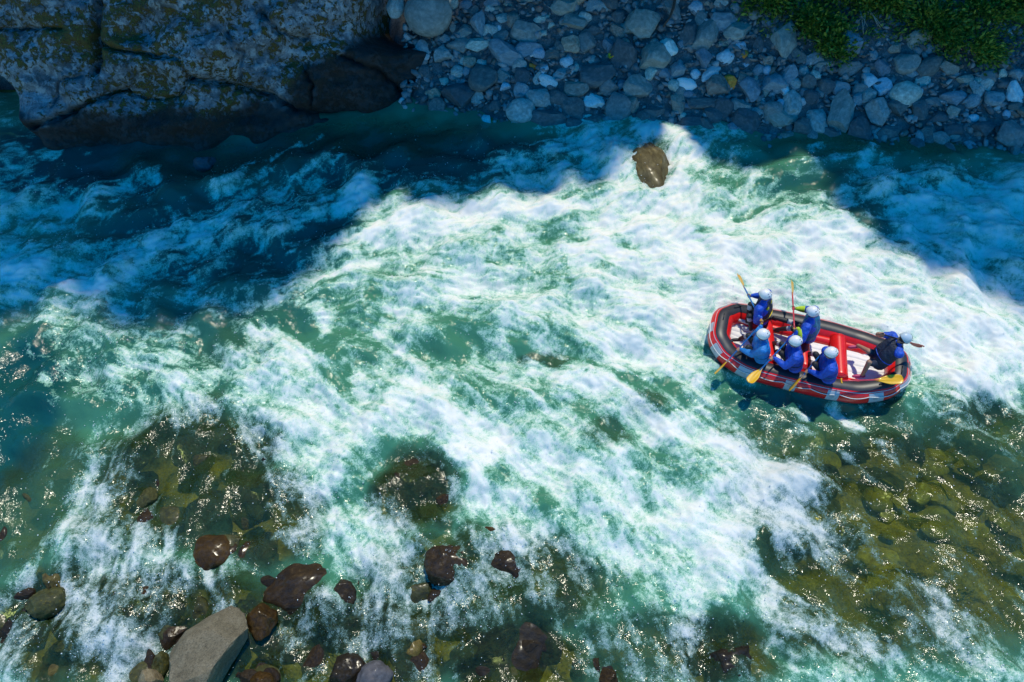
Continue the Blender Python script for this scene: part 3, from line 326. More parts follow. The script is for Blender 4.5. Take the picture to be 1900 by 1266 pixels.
BED_STONES = [(9.92, -5.07, 0.468, 0.455, 125, 4), (6.28, -3.26, 0.4, 0.423, 113, 3), (5.81, -6.63, 0.444, 0.322, 107, 4), (5.01, -7.06, 0.265, 0.285, 141, 4),
 (7.53, -4.5, 0.164, 0.119, 155, 4), (7.22, -4.97, 0.458, 0.405, 19, 4), (6.76, -3.18, 0.213, 0.169, 43, 4), (7.03, -5.46, 0.393, 0.287, 67, 4),
 (7.64, -2.39, 0.246, 0.165, 167, 4), (8.93, -3.06, 0.33, 0.241, 165, 4), (9.49, -4.36, 0.457, 0.38, 59, 4), (8.79, -6.62, 0.321, 0.221, 107, 4),
 (6.05, -3.22, 0.44, 0.306, 11, 4), (8.5, -4.07, 0.413, 0.278, 19, 4), (8.62, -6.94, 0.169, 0.173, 141, 4), (7.16, -6.92, 0.339, 0.243, 65, 4),
 (6.57, -2.82, 0.505, 0.401, 159, 4), (7.76, -3.48, 0.294, 0.247, 162, 4), (9.06, -2.39, 0.425, 0.406, 148, 3), (5.3, -4.61, 0.19, 0.15, 135, 4),
 (6.68, -7.0, 0.183, 0.196, 83, 4), (7.02, -2.09, 0.185, 0.175, 105, 3), (5.25, -5.63, 0.313, 0.297, 79, 4), (9.78, -1.89, 0.192, 0.179, 51, 4),
 (6.85, -6.39, 0.298, 0.259, 156, 3), (5.68, -5.99, 0.319, 0.335, 56, 3), (10.17, -2.42, 0.461, 0.462, 123, 3), (6.16, -7.24, 0.219, 0.208, 47, 4),
 (8.95, -7.11, 0.381, 0.262, 16, 4), (8.8, -6.73, 0.332, 0.359, 27, 4), (10.6, -1.98, 0.193, 0.133, 47, 4), (6.8, -6.28, 0.16, 0.131, 70, 4),
 (8.33, -6.45, 0.239, 0.253, 33, 4), (6.55, -7.02, 0.202, 0.168, 174, 4), (5.14, -6.61, 0.239, 0.197, 48, 4), (6.32, -5.15, 0.206, 0.181, 170, 4),
 (10.89, -2.22, 0.358, 0.33, 173, 4), (6.17, -6.92, 0.186, 0.174, 18, 4), (9.91, -4.72, 0.367, 0.268, 78, 3), (8.33, -7.25, 0.388, 0.344, 74, 3),
 (7.71, -3.99, 0.208, 0.217, 63, 4), (6.37, -6.07, 0.444, 0.421, 57, 3), (9.4, -5.26, 0.143, 0.15, 69, 4), (6.83, -6.32, 0.247, 0.194, 24, 4),
 (6.47, -4.42, 0.209, 0.138, 105, 4), (9.16, -2.79, 0.378, 0.257, 161, 4), (6.75, -5.78, 0.215, 0.175, 103, 3), (10.5, -3.36, 0.324, 0.318, 90, 3),
 (8.51, -4.43, 0.317, 0.299, 169, 4), (7.4, -6.99, 0.159, 0.173, 68, 4), (7.9, -5.2, 0.188, 0.153, 78, 4), (8.89, -3.54, 0.377, 0.286, 115, 4),
 (6.72, -4.27, 0.342, 0.24, 143, 4), (9.11, -6.54, 0.209, 0.221, 147, 4), (6.64, -7.21, 0.17, 0.122, 22, 3), (7.38, -2.26, 0.47, 0.506, 88, 3),
 (9.09, -6.06, 0.3, 0.296, 36, 4), (7.61, -3.63, 0.346, 0.359, 77, 4), (6.4, -5.83, 0.449, 0.403, 45, 3), (6.54, -2.25, 0.396, 0.324, 81, 4),
 (10.19, -3.65, 0.186, 0.175, 135, 3), (7.46, -5.47, 0.421, 0.368, 103, 3), (8.43, -3.59, 0.307, 0.223, 55, 4), (8.86, -5.82, 0.296, 0.269, 170, 4),
 (6.67, -4.5, 0.479, 0.377, 158, 3), (8.93, -3.64, 0.174, 0.136, 125, 4), (7.97, -3.84, 0.164, 0.157, 100, 4), (9.63, -5.81, 0.399, 0.394, 169, 4),
 (5.8, -2.29, 0.512, 0.442, 21, 4), (8.37, -5.21, 0.217, 0.197, 164, 4), (6.66, -3.3, 0.469, 0.317, 117, 3), (7.83, -3.29, 0.452, 0.375, 164, 3),
 (9.56, -6.38, 0.136, 0.104, 155, 3), (5.71, -4.7, 0.168, 0.182, 150, 4), (9.85, -4.25, 0.229, 0.233, 157, 4), (9.01, -3.95, 0.189, 0.165, 137, 4),
 (6.45, -3.73, 0.415, 0.355, 137, 3), (10.28, -3.42, 0.169, 0.155, 115, 4), (7.37, -2.05, 0.404, 0.435, 103, 4), (7.04, -2.25, 0.233, 0.236, 109, 4),
 (-6.55, -2.89, 0.255, 0.259, 160, 3), (-6.47, -3.95, 0.185, 0.201, 34, 2), (-5.2, -3.43, 0.223, 0.229, 161, 0), (-6.94, -2.65, 0.442, 0.38, 109, 0),
 (-7.26, -4.34, 0.377, 0.305, 103, 3), (-6.84, -4.25, 0.437, 0.438, 174, 3), (-5.59, -2.82, 0.379, 0.414, 163, 0), (-6.32, -4.41, 0.384, 0.265, 151, 0),
 (-7.98, -3.0, 0.338, 0.23, 11, 0), (-5.72, -2.53, 0.395, 0.397, 103, 0), (-5.15, -2.96, 0.174, 0.147, 153, 2), (-5.37, -3.5, 0.372, 0.324, 123, 3),
 (-5.35, -4.23, 0.388, 0.259, 31, 3), (-4.97, -2.88, 0.283, 0.292, 51, 0), (-7.31, -4.38, 0.413, 0.377, 130, 0), (-7.5, -3.76, 0.269, 0.246, 90, 3),
 (-6.12, -2.52, 0.205, 0.215, 168, 0), (-8.03, -2.93, 0.193, 0.154, 86, 0), (-5.49, -3.49, 0.442, 0.44, 114, 0), (-5.89, -2.47, 0.181, 0.163, 90, 3),
 (-6.1, -3.94, 0.399, 0.43, 11, 0), (-7.7, -3.4, 0.375, 0.37, 29, 0), (-9.1, -5.68, 0.238, 0.227, 28, 3), (-4.34, -7.21, 0.194, 0.168, 141, 0),
 (-5.41, -6.45, 0.254, 0.199, 134, 0), (-8.12, -6.75, 0.227, 0.159, 88, 2), (-6.51, -4.61, 0.243, 0.247, 11, 3), (-9.56, -5.14, 0.179, 0.154, 98, 2),
 (-5.29, -6.09, 0.189, 0.191, 117, 0), (-5.04, -6.04, 0.256, 0.184, 161, 3), (-10.04, -4.93, 0.216, 0.143, 114, 0), (-6.2, -4.95, 0.347, 0.248, 37, 2),
 (-5.64, -4.7, 0.296, 0.242, 12, 3), (-9.09, -6.46, 0.288, 0.299, 86, 0), (-4.91, -7.09, 0.226, 0.153, 98, 0), (-9.25, -6.5, 0.357, 0.373, 109, 0),
 (-4.39, -7.12, 0.387, 0.358, 3, 3), (-5.59, -6.85, 0.289, 0.283, 106, 3), (-6.28, -4.97, 0.407, 0.295, 49, 3), (-5.69, -6.3, 0.339, 0.295, 22, 3),
 (-6.07, -6.58, 0.2, 0.2, 11, 2), (-9.03, -4.82, 0.173, 0.163, 175, 0), (-5.05, -5.01, 0.424, 0.453, 101, 0), (-5.69, -7.22, 0.219, 0.204, 71, 3),
 (-4.85, -6.12, 0.352, 0.359, 16, 0), (-5.05, -6.03, 0.219, 0.215, 20, 2), (-5.01, -6.08, 0.3, 0.298, 101, 0), (-6.95, -5.26, 0.238, 0.181, 21, 3),
 (-7.4, -6.46, 0.235, 0.164, 59, 0), (-3.61, -6.88, 0.319, 0.217, 78, 0), (-3.71, -6.76, 0.299, 0.326, 32, 3), (-6.32, -6.42, 0.207, 0.19, 73, 3),
 (-4.75, -5.94, 0.379, 0.416, 74, 3), (-8.08, -6.26, 0.34, 0.271, 36, 3), (-9.26, -5.75, 0.327, 0.287, 9, 0), (-8.66, -6.01, 0.21, 0.208, 15, 3),
 (-9.07, -6.14, 0.415, 0.331, 133, 2), (-5.69, -4.78, 0.45, 0.353, 173, 3), (-8.48, -5.21, 0.434, 0.388, 50, 3), (-7.42, -4.68, 0.176, 0.118, 8, 3),
 (-4.63, -5.48, 0.233, 0.24, 54, 2), (-8.06, -6.32, 0.412, 0.375, 130, 3), (-8.31, -5.13, 0.199, 0.16, 137, 2), (-6.28, -6.35, 0.406, 0.404, 96, 0),
 (-4.75, -5.27, 0.344, 0.362, 11, 0), (-3.87, -5.22, 0.36, 0.278, 157, 0), (-5.6, -5.05, 0.436, 0.33, 68, 0), (-7.24, -6.02, 0.277, 0.194, 7, 0),
 (-4.95, -6.26, 0.159, 0.173, 149, 0), (-4.0, -5.03, 0.25, 0.214, 7, 3), (-8.23, -5.24, 0.335, 0.347, 5, 3), (-4.9, -4.84, 0.367, 0.335, 84, 0),
 (-6.92, -5.93, 0.3, 0.229, 116, 3), (-6.94, -6.5, 0.224, 0.225, 86, 0), (-7.88, -4.62, 0.329, 0.353, 167, 0), (-7.8, -7.03, 0.2, 0.172, 122, 3),
 (-6.72, -6.97, 0.36, 0.318, 93, 2), (-5.89, -6.54, 0.258, 0.263, 113, 0), (-4.79, -6.42, 0.378, 0.362, 156, 3), (-4.52, -7.05, 0.258, 0.239, 102, 0),
 (-5.98, -6.91, 0.19, 0.168, 33, 3), (-8.13, -5.93, 0.27, 0.209, 93, 2), (-7.14, -7.2, 0.222, 0.22, 13, 0), (-9.34, -6.3, 0.252, 0.236, 82, 2),
 (-8.81, -6.43, 0.261, 0.252, 109, 0), (-8.95, -5.0, 0.431, 0.453, 158, 3), (-8.32, -6.32, 0.399, 0.347, 98, 2), (-9.54, -5.77, 0.37, 0.246, 109, 3),
 (-7.86, -4.73, 0.229, 0.227, 25, 2), (-7.46, -4.74, 0.435, 0.401, 32, 0), (-7.52, -6.36, 0.229, 0.246, 50, 3), (-3.94, -4.76, 0.272, 0.263, 10, 3),
 (-7.07, -6.33, 0.247, 0.254, 88, 0), (-9.0, -5.43, 0.253, 0.208, 171, 3), (-5.33, -7.17, 0.215, 0.168, 152, 0), (-9.32, -7.0, 0.384, 0.316, 69, 3),
 (-7.98, -4.93, 0.354, 0.272, 30, 3), (-8.83, -7.23, 0.208, 0.169, 168, 0), (-7.17, -6.69, 0.271, 0.203, 44, 2), (-5.03, -6.09, 0.286, 0.284, 167, 3),
 (-5.42, -6.66, 0.279, 0.274, 46, 0), (-4.23, -6.72, 0.344, 0.309, 130, 0), (-5.48, -6.76, 0.206, 0.153, 59, 0), (-7.08, -5.07, 0.33, 0.219, 51, 3),
 (-6.59, -4.96, 0.212, 0.229, 46, 0), (-9.03, -4.83, 0.186, 0.182, 148, 3), (-9.97, -5.1, 0.318, 0.303, 116, 0), (-7.24, -6.91, 0.349, 0.336, 151, 3),
 (-4.67, -7.22, 0.213, 0.162, 179, 2), (-3.75, -6.15, 0.376, 0.351, 16, 3), (-7.45, -5.8, 0.424, 0.404, 15, 0), (-5.49, -6.89, 0.378, 0.257, 166, 2),
 (-6.96, -6.81, 0.314, 0.295, 98, 0), (-6.75, -7.16, 0.395, 0.395, 75, 3), (-9.5, -6.1, 0.336, 0.327, 122, 3), (-5.47, -6.68, 0.336, 0.366, 91, 3),
 (-9.5, -5.86, 0.304, 0.278, 40, 3), (0.54, -6.71, 0.387, 0.419, 177, 2), (-1.7, -6.7, 0.159, 0.118, 23, 0), (2.88, -5.51, 0.472, 0.467, 147, 0),
 (3.49, -6.28, 0.242, 0.213, 144, 0), (3.43, -6.08, 0.205, 0.223, 43, 0), (1.35, -6.32, 0.247, 0.266, 65, 2), (2.61, -5.4, 0.226, 0.227, 126, 3),
 (-0.58, -6.45, 0.458, 0.453, 62, 0), (-1.38, -5.72, 0.259, 0.177, 31, 2), (1.17, -5.36, 0.177, 0.189, 178, 2), (1.68, -7.15, 0.338, 0.285, 152, 2),
 (1.48, -7.0, 0.159, 0.136, 133, 0), (-3.27, -6.41, 0.445, 0.483, 176, 2), (0.47, -5.9, 0.398, 0.433, 177, 2), (-2.17, -5.75, 0.463, 0.457, 29, 2),
 (1.01, -5.49, 0.365, 0.387, 174, 2), (2.18, -5.89, 0.29, 0.188, 115, 0), (-1.83, -5.64, 0.466, 0.354, 174, 3), (0.33, -6.02, 0.196, 0.146, 94, 0),
 (-2.89, -5.46, 0.449, 0.438, 117, 2), (-3.17, -7.24, 0.176, 0.156, 91, 2), (3.48, -6.19, 0.339, 0.245, 169, 0), (3.49, -6.49, 0.244, 0.266, 176, 0),
 (1.09, -5.86, 0.31, 0.262, 60, 0), (-2.33, -6.17, 0.433, 0.466, 70, 2), (-1.13, -5.52, 0.395, 0.339, 6, 3), (0.34, -6.67, 0.27, 0.181, 49, 2),
 (0.32, -6.02, 0.298, 0.281, 90, 0), (2.71, -5.25, 0.411, 0.32, 15, 2), (-0.31, -5.99, 0.368, 0.267, 29, 3), (2.53, -7.18, 0.353, 0.269, 156, 0),
 (0.72, -6.65, 0.216, 0.235, 42, 2), (1.35, -5.3, 0.433, 0.455, 24, 2), (-1.05, -6.99, 0.277, 0.188, 29, 2), (1.52, -6.04, 0.358, 0.288, 34, 0),
 (3.16, -5.92, 0.26, 0.215, 162, 3), (-0.8, -5.86, 0.417, 0.357, 25, 3), (-3.15, -6.19, 0.375, 0.293, 61, 0), (1.25, -6.57, 0.221, 0.206, 135, 3),
 (2.03, -6.29, 0.367, 0.264, 146, 2), (-3.39, -5.74, 0.443, 0.409, 124, 3), (1.71, -5.54, 0.427, 0.289, 58, 3), (2.46, -5.68, 0.17, 0.129, 96, 3),
 (2.0, -6.09, 0.434, 0.344, 72, 3), (-2.39, -7.24, 0.258, 0.228, 8, 0), (2.56, -5.88, 0.334, 0.296, 31, 2), (1.75, -5.93, 0.177, 0.132, 62, 0),
 (-2.42, -6.73, 0.367, 0.251, 106, 2), (-1.17, -6.12, 0.404, 0.326, 137, 2), (1.23, -6.36, 0.31, 0.319, 78, 3), (1.82, -5.86, 0.326, 0.3, 127, 0),
 (-0.94, -6.13, 0.435, 0.398, 3, 2), (2.47, -5.65, 0.157, 0.146, 18, 2), (1.87, -5.85, 0.294, 0.278, 56, 2), (0.75, -5.91, 0.241, 0.206, 127, 0),
 (-0.0, -7.18, 0.22, 0.173, 111, 3), (-0.37, -5.33, 0.286, 0.241, 50, 2), (-2.73, -5.26, 0.471, 0.438, 146, 0), (-0.41, -6.65, 0.439, 0.303, 94, 0),
 (-1.82, -6.94, 0.366, 0.391, 79, 0), (3.47, -6.81, 0.414, 0.34, 106, 2), (-1.92, -6.5, 0.268, 0.228, 18, 0), (-0.27, -7.18, 0.257, 0.214, 94, 3),
 (1.25, -7.03, 0.189, 0.174, 20, 2), (0.77, -6.36, 0.209, 0.197, 38, 0), (0.3, -6.25, 0.187, 0.126, 167, 0), (2.96, -5.98, 0.312, 0.247, 71, 3),
 (-0.83, -6.91, 0.439, 0.348, 97, 3), (-2.75, -5.22, 0.191, 0.189, 9, 0), (1.39, -5.84, 0.36, 0.239, 16, 3), (-2.27, -3.71, 0.284, 0.187, 101, 0),
 (-0.83, -4.32, 0.315, 0.302, 37, 3), (-2.32, -4.21, 0.281, 0.269, 65, 3), (-1.8, -3.53, 0.264, 0.185, 25, 0), (-1.83, -4.41, 0.176, 0.179, 134, 3),
 (-1.62, -3.64, 0.306, 0.32, 39, 0), (-2.31, -3.97, 0.207, 0.15, 30, 3), (-1.39, -3.07, 0.274, 0.215, 39, 0), (-1.6, -3.94, 0.317, 0.297, 131, 3),
 (-1.94, -3.44, 0.234, 0.205, 46, 0), (-2.79, -2.93, 0.253, 0.213, 168, 0), (-0.58, -4.36, 0.3, 0.242, 159, 0), (-1.3, -2.75, 0.252, 0.23, 141, 0),
 (-1.37, -3.78, 0.233, 0.214, 78, 0), (-9.78, -3.01, 0.269, 0.293, 33, 0), (-9.81, -3.74, 0.204, 0.164, 158, 3), (-10.25, -4.5, 0.306, 0.25, 121, 0),
 (-8.97, -4.67, 0.214, 0.159, 159, 0), (-10.7, -2.96, 0.326, 0.342, 52, 3), (-9.73, -3.7, 0.277, 0.289, 65, 3), (-10.04, -4.96, 0.313, 0.27, 103, 3),
 (-10.57, -3.54, 0.325, 0.306, 61, 3), (-10.59, -3.27, 0.258, 0.228, 93, 0), (-9.75, -2.94, 0.205, 0.218, 9, 0), (-9.45, -3.49, 0.318, 0.303, 150, 3),
 (-10.21, -3.98, 0.167, 0.174, 110, 3), (4.56, -1.83, 0.161, 0.129, 89, 3), (4.42, -1.48, 0.224, 0.234, 154, 4), (4.64, -2.48, 0.191, 0.162, 89, 4),
 (4.29, -2.3, 0.289, 0.304, 40, 0), (5.37, -2.25, 0.15, 0.137, 8, 4), (4.78, -1.56, 0.295, 0.2, 51, 3), (5.75, -2.1, 0.216, 0.214, 66, 3),
 (5.8, -2.33, 0.272, 0.208, 23, 4), (4.91, -1.07, 0.19, 0.199, 117, 0), (4.68, -2.04, 0.254, 0.275, 22, 4), (1.56, -2.49, 0.249, 0.198, 162, 3),
 (3.38, -2.14, 0.227, 0.151, 134, 3), (3.08, -1.71, 0.217, 0.234, 142, 3), (1.58, -1.41, 0.271, 0.228, 166, 3), (2.9, -2.05, 0.257, 0.208, 148, 3),
 (2.82, -0.77, 0.277, 0.237, 48, 0), (2.11, -0.32, 0.302, 0.21, 143, 0), (2.79, -0.72, 0.156, 0.159, 94, 3), (3.25, -1.94, 0.166, 0.156, 67, 3),
 (1.7, -1.6, 0.266, 0.255, 54, 3), (9.52, -3.93, 0.201, 0.16, 27, 3), (10.0, -3.36, 0.27, 0.269, 137, 3), (11.91, -2.43, 0.21, 0.175, 24, 4),
 (11.08, -4.83, 0.275, 0.226, 24, 4), (10.03, -2.72, 0.242, 0.211, 67, 3), (9.78, -2.86, 0.214, 0.153, 10, 4), (9.25, -6.27, 0.34, 0.248, 145, 3),
 (10.26, -6.17, 0.292, 0.253, 175, 3), (11.03, -4.87, 0.236, 0.253, 0, 4), (11.6, -3.67, 0.262, 0.214, 69, 4), (9.87, -6.63, 0.233, 0.155, 36, 4),
 (11.76, -2.77, 0.442, 0.463, 34, 3), (11.7, -3.1, 0.39, 0.32, 125, 4), (10.0, -5.44, 0.295, 0.237, 147, 3)]
TREES = [(-11.54, 11.7, 30.4), (-10.07, 12.4, 31.42), (-8.71, 13.1, 32.43), (-8.43, 11.7, 27.02), (-7.18, 12.4, 28.35), (-5.96, 13.1, 31.82), (-5.59, 11.7, 28.82),
 (-4.47, 12.4, 30.22), (-3.25, 13.1, 31.41), (-2.9, 11.7, 26.34), (-2.45, 12.4, 25.05), (-2.16, 13.1, 23.28), (-1.71, 11.7, 17.91), (-0.12, 12.4, 20.48),
 (1.15, 13.1, 21.77), (1.76, 11.7, 17.13), (2.97, 12.4, 18.93), (4.2, 13.1, 20.21), (4.52, 11.7, 13.88), (5.19, 12.4, 10.98), (6.29, 13.1, 13.39), (7.01, 11.7, 13.31),
 (8.25, 12.4, 16.51), (9.35, 13.1, 16.92), (10.18, 11.7, 14.71), (11.26, 12.4, 21.23), (12.38, 13.1, 26.16), (13.05, 11.7, 24.15), (14.28, 12.4, 27.71),
 (15.61, 13.1, 30.79), (16.41, 11.7, 28.82), (17.77, 12.4, 32.2)]
RAFT = (6.559, -0.481, 163.349)
PEOPLE = {'p1': {'feet': [(5.329, 0.227, 0.38), (5.383, 0.016, 0.36)],
        'head': (5.506, 0.263, 1.36),
        'hip': (5.643, 0.247, 0.6),
        'low': (5.278, 0.533, 1.0),
        'tip': (5.175, 1.224, 0.9),
        'top': (5.407, -0.229, 1.08)},
 'p2': {'feet': [(5.879, 0.26, 0.5), (5.968, 0.016, 0.36)],
        'head': (6.434, -0.206, 1.36),
        'hip': (6.607, -0.231, 0.6),
        'low': (6.222, 0.155, 1.0),
        'tip': (6.348, 0.992, 0.95),
        'top': (6.072, -0.459, 1.08)},
 'p3': {'feet': [(5.098, -0.237, 0.36), (5.136, -0.528, 0.4)],
        'head': (5.288, -0.758, 1.3),
        'hip': (5.423, -0.764, 0.6),
        'low': None,
        'tip': (4.439, -1.101, 0.3),
        'top': (5.402, -0.286, 1.06)},
 'p4': {'feet': [(5.8, -0.355, 0.36), (5.838, -0.6, 0.4)],
        'head': (5.932, -0.938, 1.3),
        'hip': (6.102, -1.003, 0.6),
        'low': None,
        'tip': (5.02, -1.509, 0.62),
        'top': (6.175, -0.416, 1.04)},
 'p5': {'feet': [(6.532, -0.645, 0.36), (6.492, -0.885, 0.4)],
        'head': (6.61, -1.224, 1.3),
        'hip': (6.76, -1.279, 0.6),
        'low': None,
        'tip': (5.977, -1.528, 0.3),
        'top': (6.653, -0.924, 1.0)},
 'p6': {'feet': [(7.582, -0.559, 0.55), (7.573, -1.208, 0.38)],
        'head': (8.16, -0.94, 1.42),
        'hip': (7.885, -0.986, 0.7),
        'knees': [(7.652, -0.863, 0.85), (7.591, -1.14, 0.85)],
        'low': None,
        'tip': (8.751, -0.84, 1.0),
        'top': (7.677, -0.873, 1.5)}}
SPARE = ((6.988, -1.494, 0.66), (8.242, -1.516, 0.76))
SHRUB_SPOTS = [(7.43, 10.75, 1.7, 0.76, 0.52, 0.52, 'yellowish leafy tuft left of the tall upright stone at the top'),
 (8.64, 10.16, 1.44, 0.88, 0.88, 0.64, 'green shrub behind the tall upright grey stone'),
 (9.21, 9.51, 1.13, 0.78, 0.67, 0.57, 'low green shrub hanging over the stones right of the upright stone'),
 (10.73, 10.53, 1.72, 1.01, 0.52, 0.52, 'dark green shrub at the top edge above the bleached twigs'),
 (12.04, 9.91, 1.48, 0.98, 0.97, 0.67, 'bright green shrub in the middle of the right hand growth'),
 (12.86, 9.21, 1.21, 0.93, 0.88, 0.64, 'green shrub reaching lowest towards the water on the right'),
 (13.55, 10.2, 1.76, 1.01, 0.76, 0.6, 'green shrub near the top right corner'),
 (9.53, 10.75, 1.75, 0.76, 0.45, 0.5, 'green shrub at the top edge between the two clumps'),
 (14.58, 10.19, 1.85, 0.76, 0.61, 0.55, 'shrub cut by the right edge of the top corner')]
STICK = [(4.76, 10.99, 1.65), (4.67, 10.57, 1.43), (4.55, 10.31, 1.29), (4.36, 10.06, 1.14)]
LEAF = (2.816, 9.286, 0.676, 0.078, 0.063, 0, 0)
TWIG = (10.057, 10.072, 1.446, 0.233, 0.202, 0, 0)

# ---------------------------------------------------------------- helpers
random.seed(7)
R = math.radians


def tag(o, label=None, cat=None, group=None, kind=None):
    if label: o['label'] = label
    if cat: o['category'] = cat
    if group: o['group'] = group
    if kind: o['kind'] = kind
    return o


def link(name, me, mats=None, parent=None):
    o = bpy.data.objects.new(name, me)
    col.objects.link(o)
    if mats is not None:
        for m in (mats if isinstance(mats, (list, tuple)) else [mats]):
            if m.name not in [x.name for x in me.materials if x]:
                me.materials.append(m)
    if parent is not None:
        o.parent = parent
    return o


def empty(name, loc=(0, 0, 0), rz=0.0):
    o = bpy.data.objects.new(name, None)
    o.location = loc
    o.rotation_euler = (0, 0, rz)
    o.empty_display_size = 0.2
    col.objects.link(o)
    return o


def mesh(name, verts, faces, smooth=True):
    me = bpy.data.meshes.new(name)
    me.from_pydata([tuple(v) for v in verts], [], [tuple(f) for f in faces])
    me.update()
    if smooth:
        me.shade_smooth()
    return me


def mesh_np(name, v, q, smooth=True):
    """big mesh from arrays: v (n,3), q (m,k)"""
    me = bpy.data.meshes.new(name)
    k = q.shape[1]
    me.vertices.add(len(v))
    me.vertices.foreach_set('co', np.ascontiguousarray(v, dtype=np.float32).ravel())
    me.loops.add(q.size)
    me.loops.foreach_set('vertex_index', np.ascontiguousarray(q, dtype=np.int32).ravel())
    me.polygons.add(len(q))
    me.polygons.foreach_set('loop_start', np.arange(0, q.size, k, dtype=np.int32))
    me.polygons.foreach_set('loop_total', np.full(len(q), k, dtype=np.int32))
    me.update(calc_edges=True)
    if smooth:
        me.shade_smooth()
    return me


def grid_faces(nx, ny):
    i = np.arange(nx * ny).reshape(ny, nx)
    return np.stack([i[:-1, :-1], i[:-1, 1:], i[1:, 1:], i[1:, :-1]], -1).reshape(-1, 4)


def attr(me, name, a):
    at = me.attributes.new(name, 'FLOAT', 'POINT')
    at.data.foreach_set('value', np.ascontiguousarray(a, dtype=np.float32).ravel())


_perm = {}


def pn(x, y, seed=0):
    """2-d gradient noise, about -1..1"""
    if seed not in _perm:
        rs = np.random.RandomState(seed + 11)
        p = rs.permutation(256)
        a = rs.uniform(0, 2 * np.pi, 256)
        _perm[seed] = (np.concatenate([p, p]), np.cos(a), np.sin(a))
    p, gc, gs = _perm[seed]
    xi = np.floor(x).astype(np.int32)
    yi = np.floor(y).astype(np.int32)
    fx = x - xi
    fy = y - yi
    u = fx * fx * fx * (fx * (fx * 6 - 15) + 10)
    w = fy * fy * fy * (fy * (fy * 6 - 15) + 10)

    def g(dx, dy):
        h = p[(p[(xi + dx) & 255] + yi + dy) & 255]
        return gc[h] * (fx - dx) + gs[h] * (fy - dy)
    a = g(0, 0) * (1 - u) + g(1, 0) * u
    b = g(0, 1) * (1 - u) + g(1, 1) * u
    return (a * (1 - w) + b * w) * 1.5


def fbm(x, y, seed=0, octs=5, gain=0.5):
    s = 0
    a = 1.0
    f = 1.0
    t = 0
    for i in range(octs):
        s = s + a * pn(x * f + 13.7 * i, y * f - 7.1 * i, seed + i)
        t += a * a
        a *= gain
        f *= 2.03
    return s / math.sqrt(t)


def sstep(a, b, x):
    t = np.clip((x - a) / (b - a), 0, 1)
    return t * t * (3 - 2 * t)


# node material helper -------------------------------------------------
class NT:
    def __init__(self, name):
        self.m = bpy.data.materials.new(name)
        self.m.use_nodes = True
        self.t = self.m.node_tree
        self.t.nodes.clear()
        self.out = self.n('ShaderNodeOutputMaterial')

    def n(self, typ, **kw):
        nd = self.t.nodes.new(typ)
        for k, v in kw.items():
            if k in nd.inputs.keys():
                if hasattr(v, 'is_linked'):
                    self.t.links.new(v, nd.inputs[k])
                else:
                    nd.inputs[k].default_value = v
            else:
                setattr(nd, k, v)
        return nd

    def l(self, a, b):
        self.t.links.new(a, b)

    def math(self, op, a, b=0.0, clamp=False):
        nd = self.t.nodes.new('ShaderNodeMath')
        nd.operation = op
        nd.use_clamp = clamp
        for i, v in enumerate((a, b)):
            if hasattr(v, 'is_linked'):
                self.l(v, nd.inputs[i])
            else:
                nd.inputs[i].default_value = v
        return nd.outputs[0]

    def ramp(self, fac, stops, interp='LINEAR'):
        nd = self.t.nodes.new('ShaderNodeValToRGB')
        nd.color_ramp.interpolation = interp
        e = nd.color_ramp.elements
        while len(e) < len(stops):
            e.new(0.5)
        for i, (p, c) in enumerate(stops):
            e[i].position = p
            if isinstance(c, (int, float)):
                c = (c, c, c)
            e[i].color = (c[0], c[1], c[2], 1)
        self.l(fac, nd.inputs[0])
        return nd.outputs[0]

    def mix(self, fac, a, b, blend='MIX'):
        nd = self.t.nodes.new('ShaderNodeMix')
        nd.data_type = 'RGBA'
        nd.blend_type = blend
        for s, v in ((nd.inputs['Factor'], fac), (nd.inputs[6], a), (nd.inputs[7], b)):
            if hasattr(v, 'is_linked'):
                self.l(v, s)
            else:
                s.default_value = v if not isinstance(v, tuple) else (v[0], v[1], v[2], 1)
        return nd.outputs[2]

    def noise(self, vec, scale, detail=4.0, rough=0.55, dist=0.0):
        nd = self.n('ShaderNodeTexNoise')
        nd.inputs['Scale'].default_value = scale
        nd.inputs['Detail'].default_value = detail
        nd.inputs['Roughness'].default_value = rough
        nd.inputs['Distortion'].default_value = dist
        if vec is not None:
            self.l(vec, nd.inputs['Vector'])
        return nd.outputs['Fac']

    def at(self, name):
        nd = self.n('ShaderNodeAttribute')
        nd.attribute_name = name
        return nd.outputs['Fac']

    def bump(self, h, strength=0.3, dist=0.02):
        nd = self.n('ShaderNodeBump')
        nd.inputs['Strength'].default_value = strength
        nd.inputs['Distance'].default_value = dist
        self.l(h, nd.inputs['Height'])
        return nd.outputs[0]


def paint(name, c, rough=0.5, var=0.12, bump=0.0, scale=30.0, spec=0.5, coat=0.0):
    """painted, woven or moulded surface with slight mottling; bump gives creases"""
    t = NT(name)
    tc = t.n('ShaderNodeTexCoord').outputs['Object']
    nz = t.noise(tc, scale, 4)
    cc = t.ramp(nz, [(0.3, tuple(x * (1 - var) for x in c)), (0.7, tuple(min(1, x * (1 + var)) for x in c))])
    b = t.n('ShaderNodeBsdfPrincipled')
    t.l(cc, b.inputs['Base Color'])
    b.inputs['Roughness'].default_value = rough
    b.inputs['Specular IOR Level'].default_value = spec
    b.inputs['Coat Weight'].default_value = coat
    if bump:
        t.l(t.bump(nz, bump, 0.01 if bump < 0.8 else 0.05), b.inputs['Normal'])
    t.l(b.outputs[0], t.out.inputs[0])
    return t.m


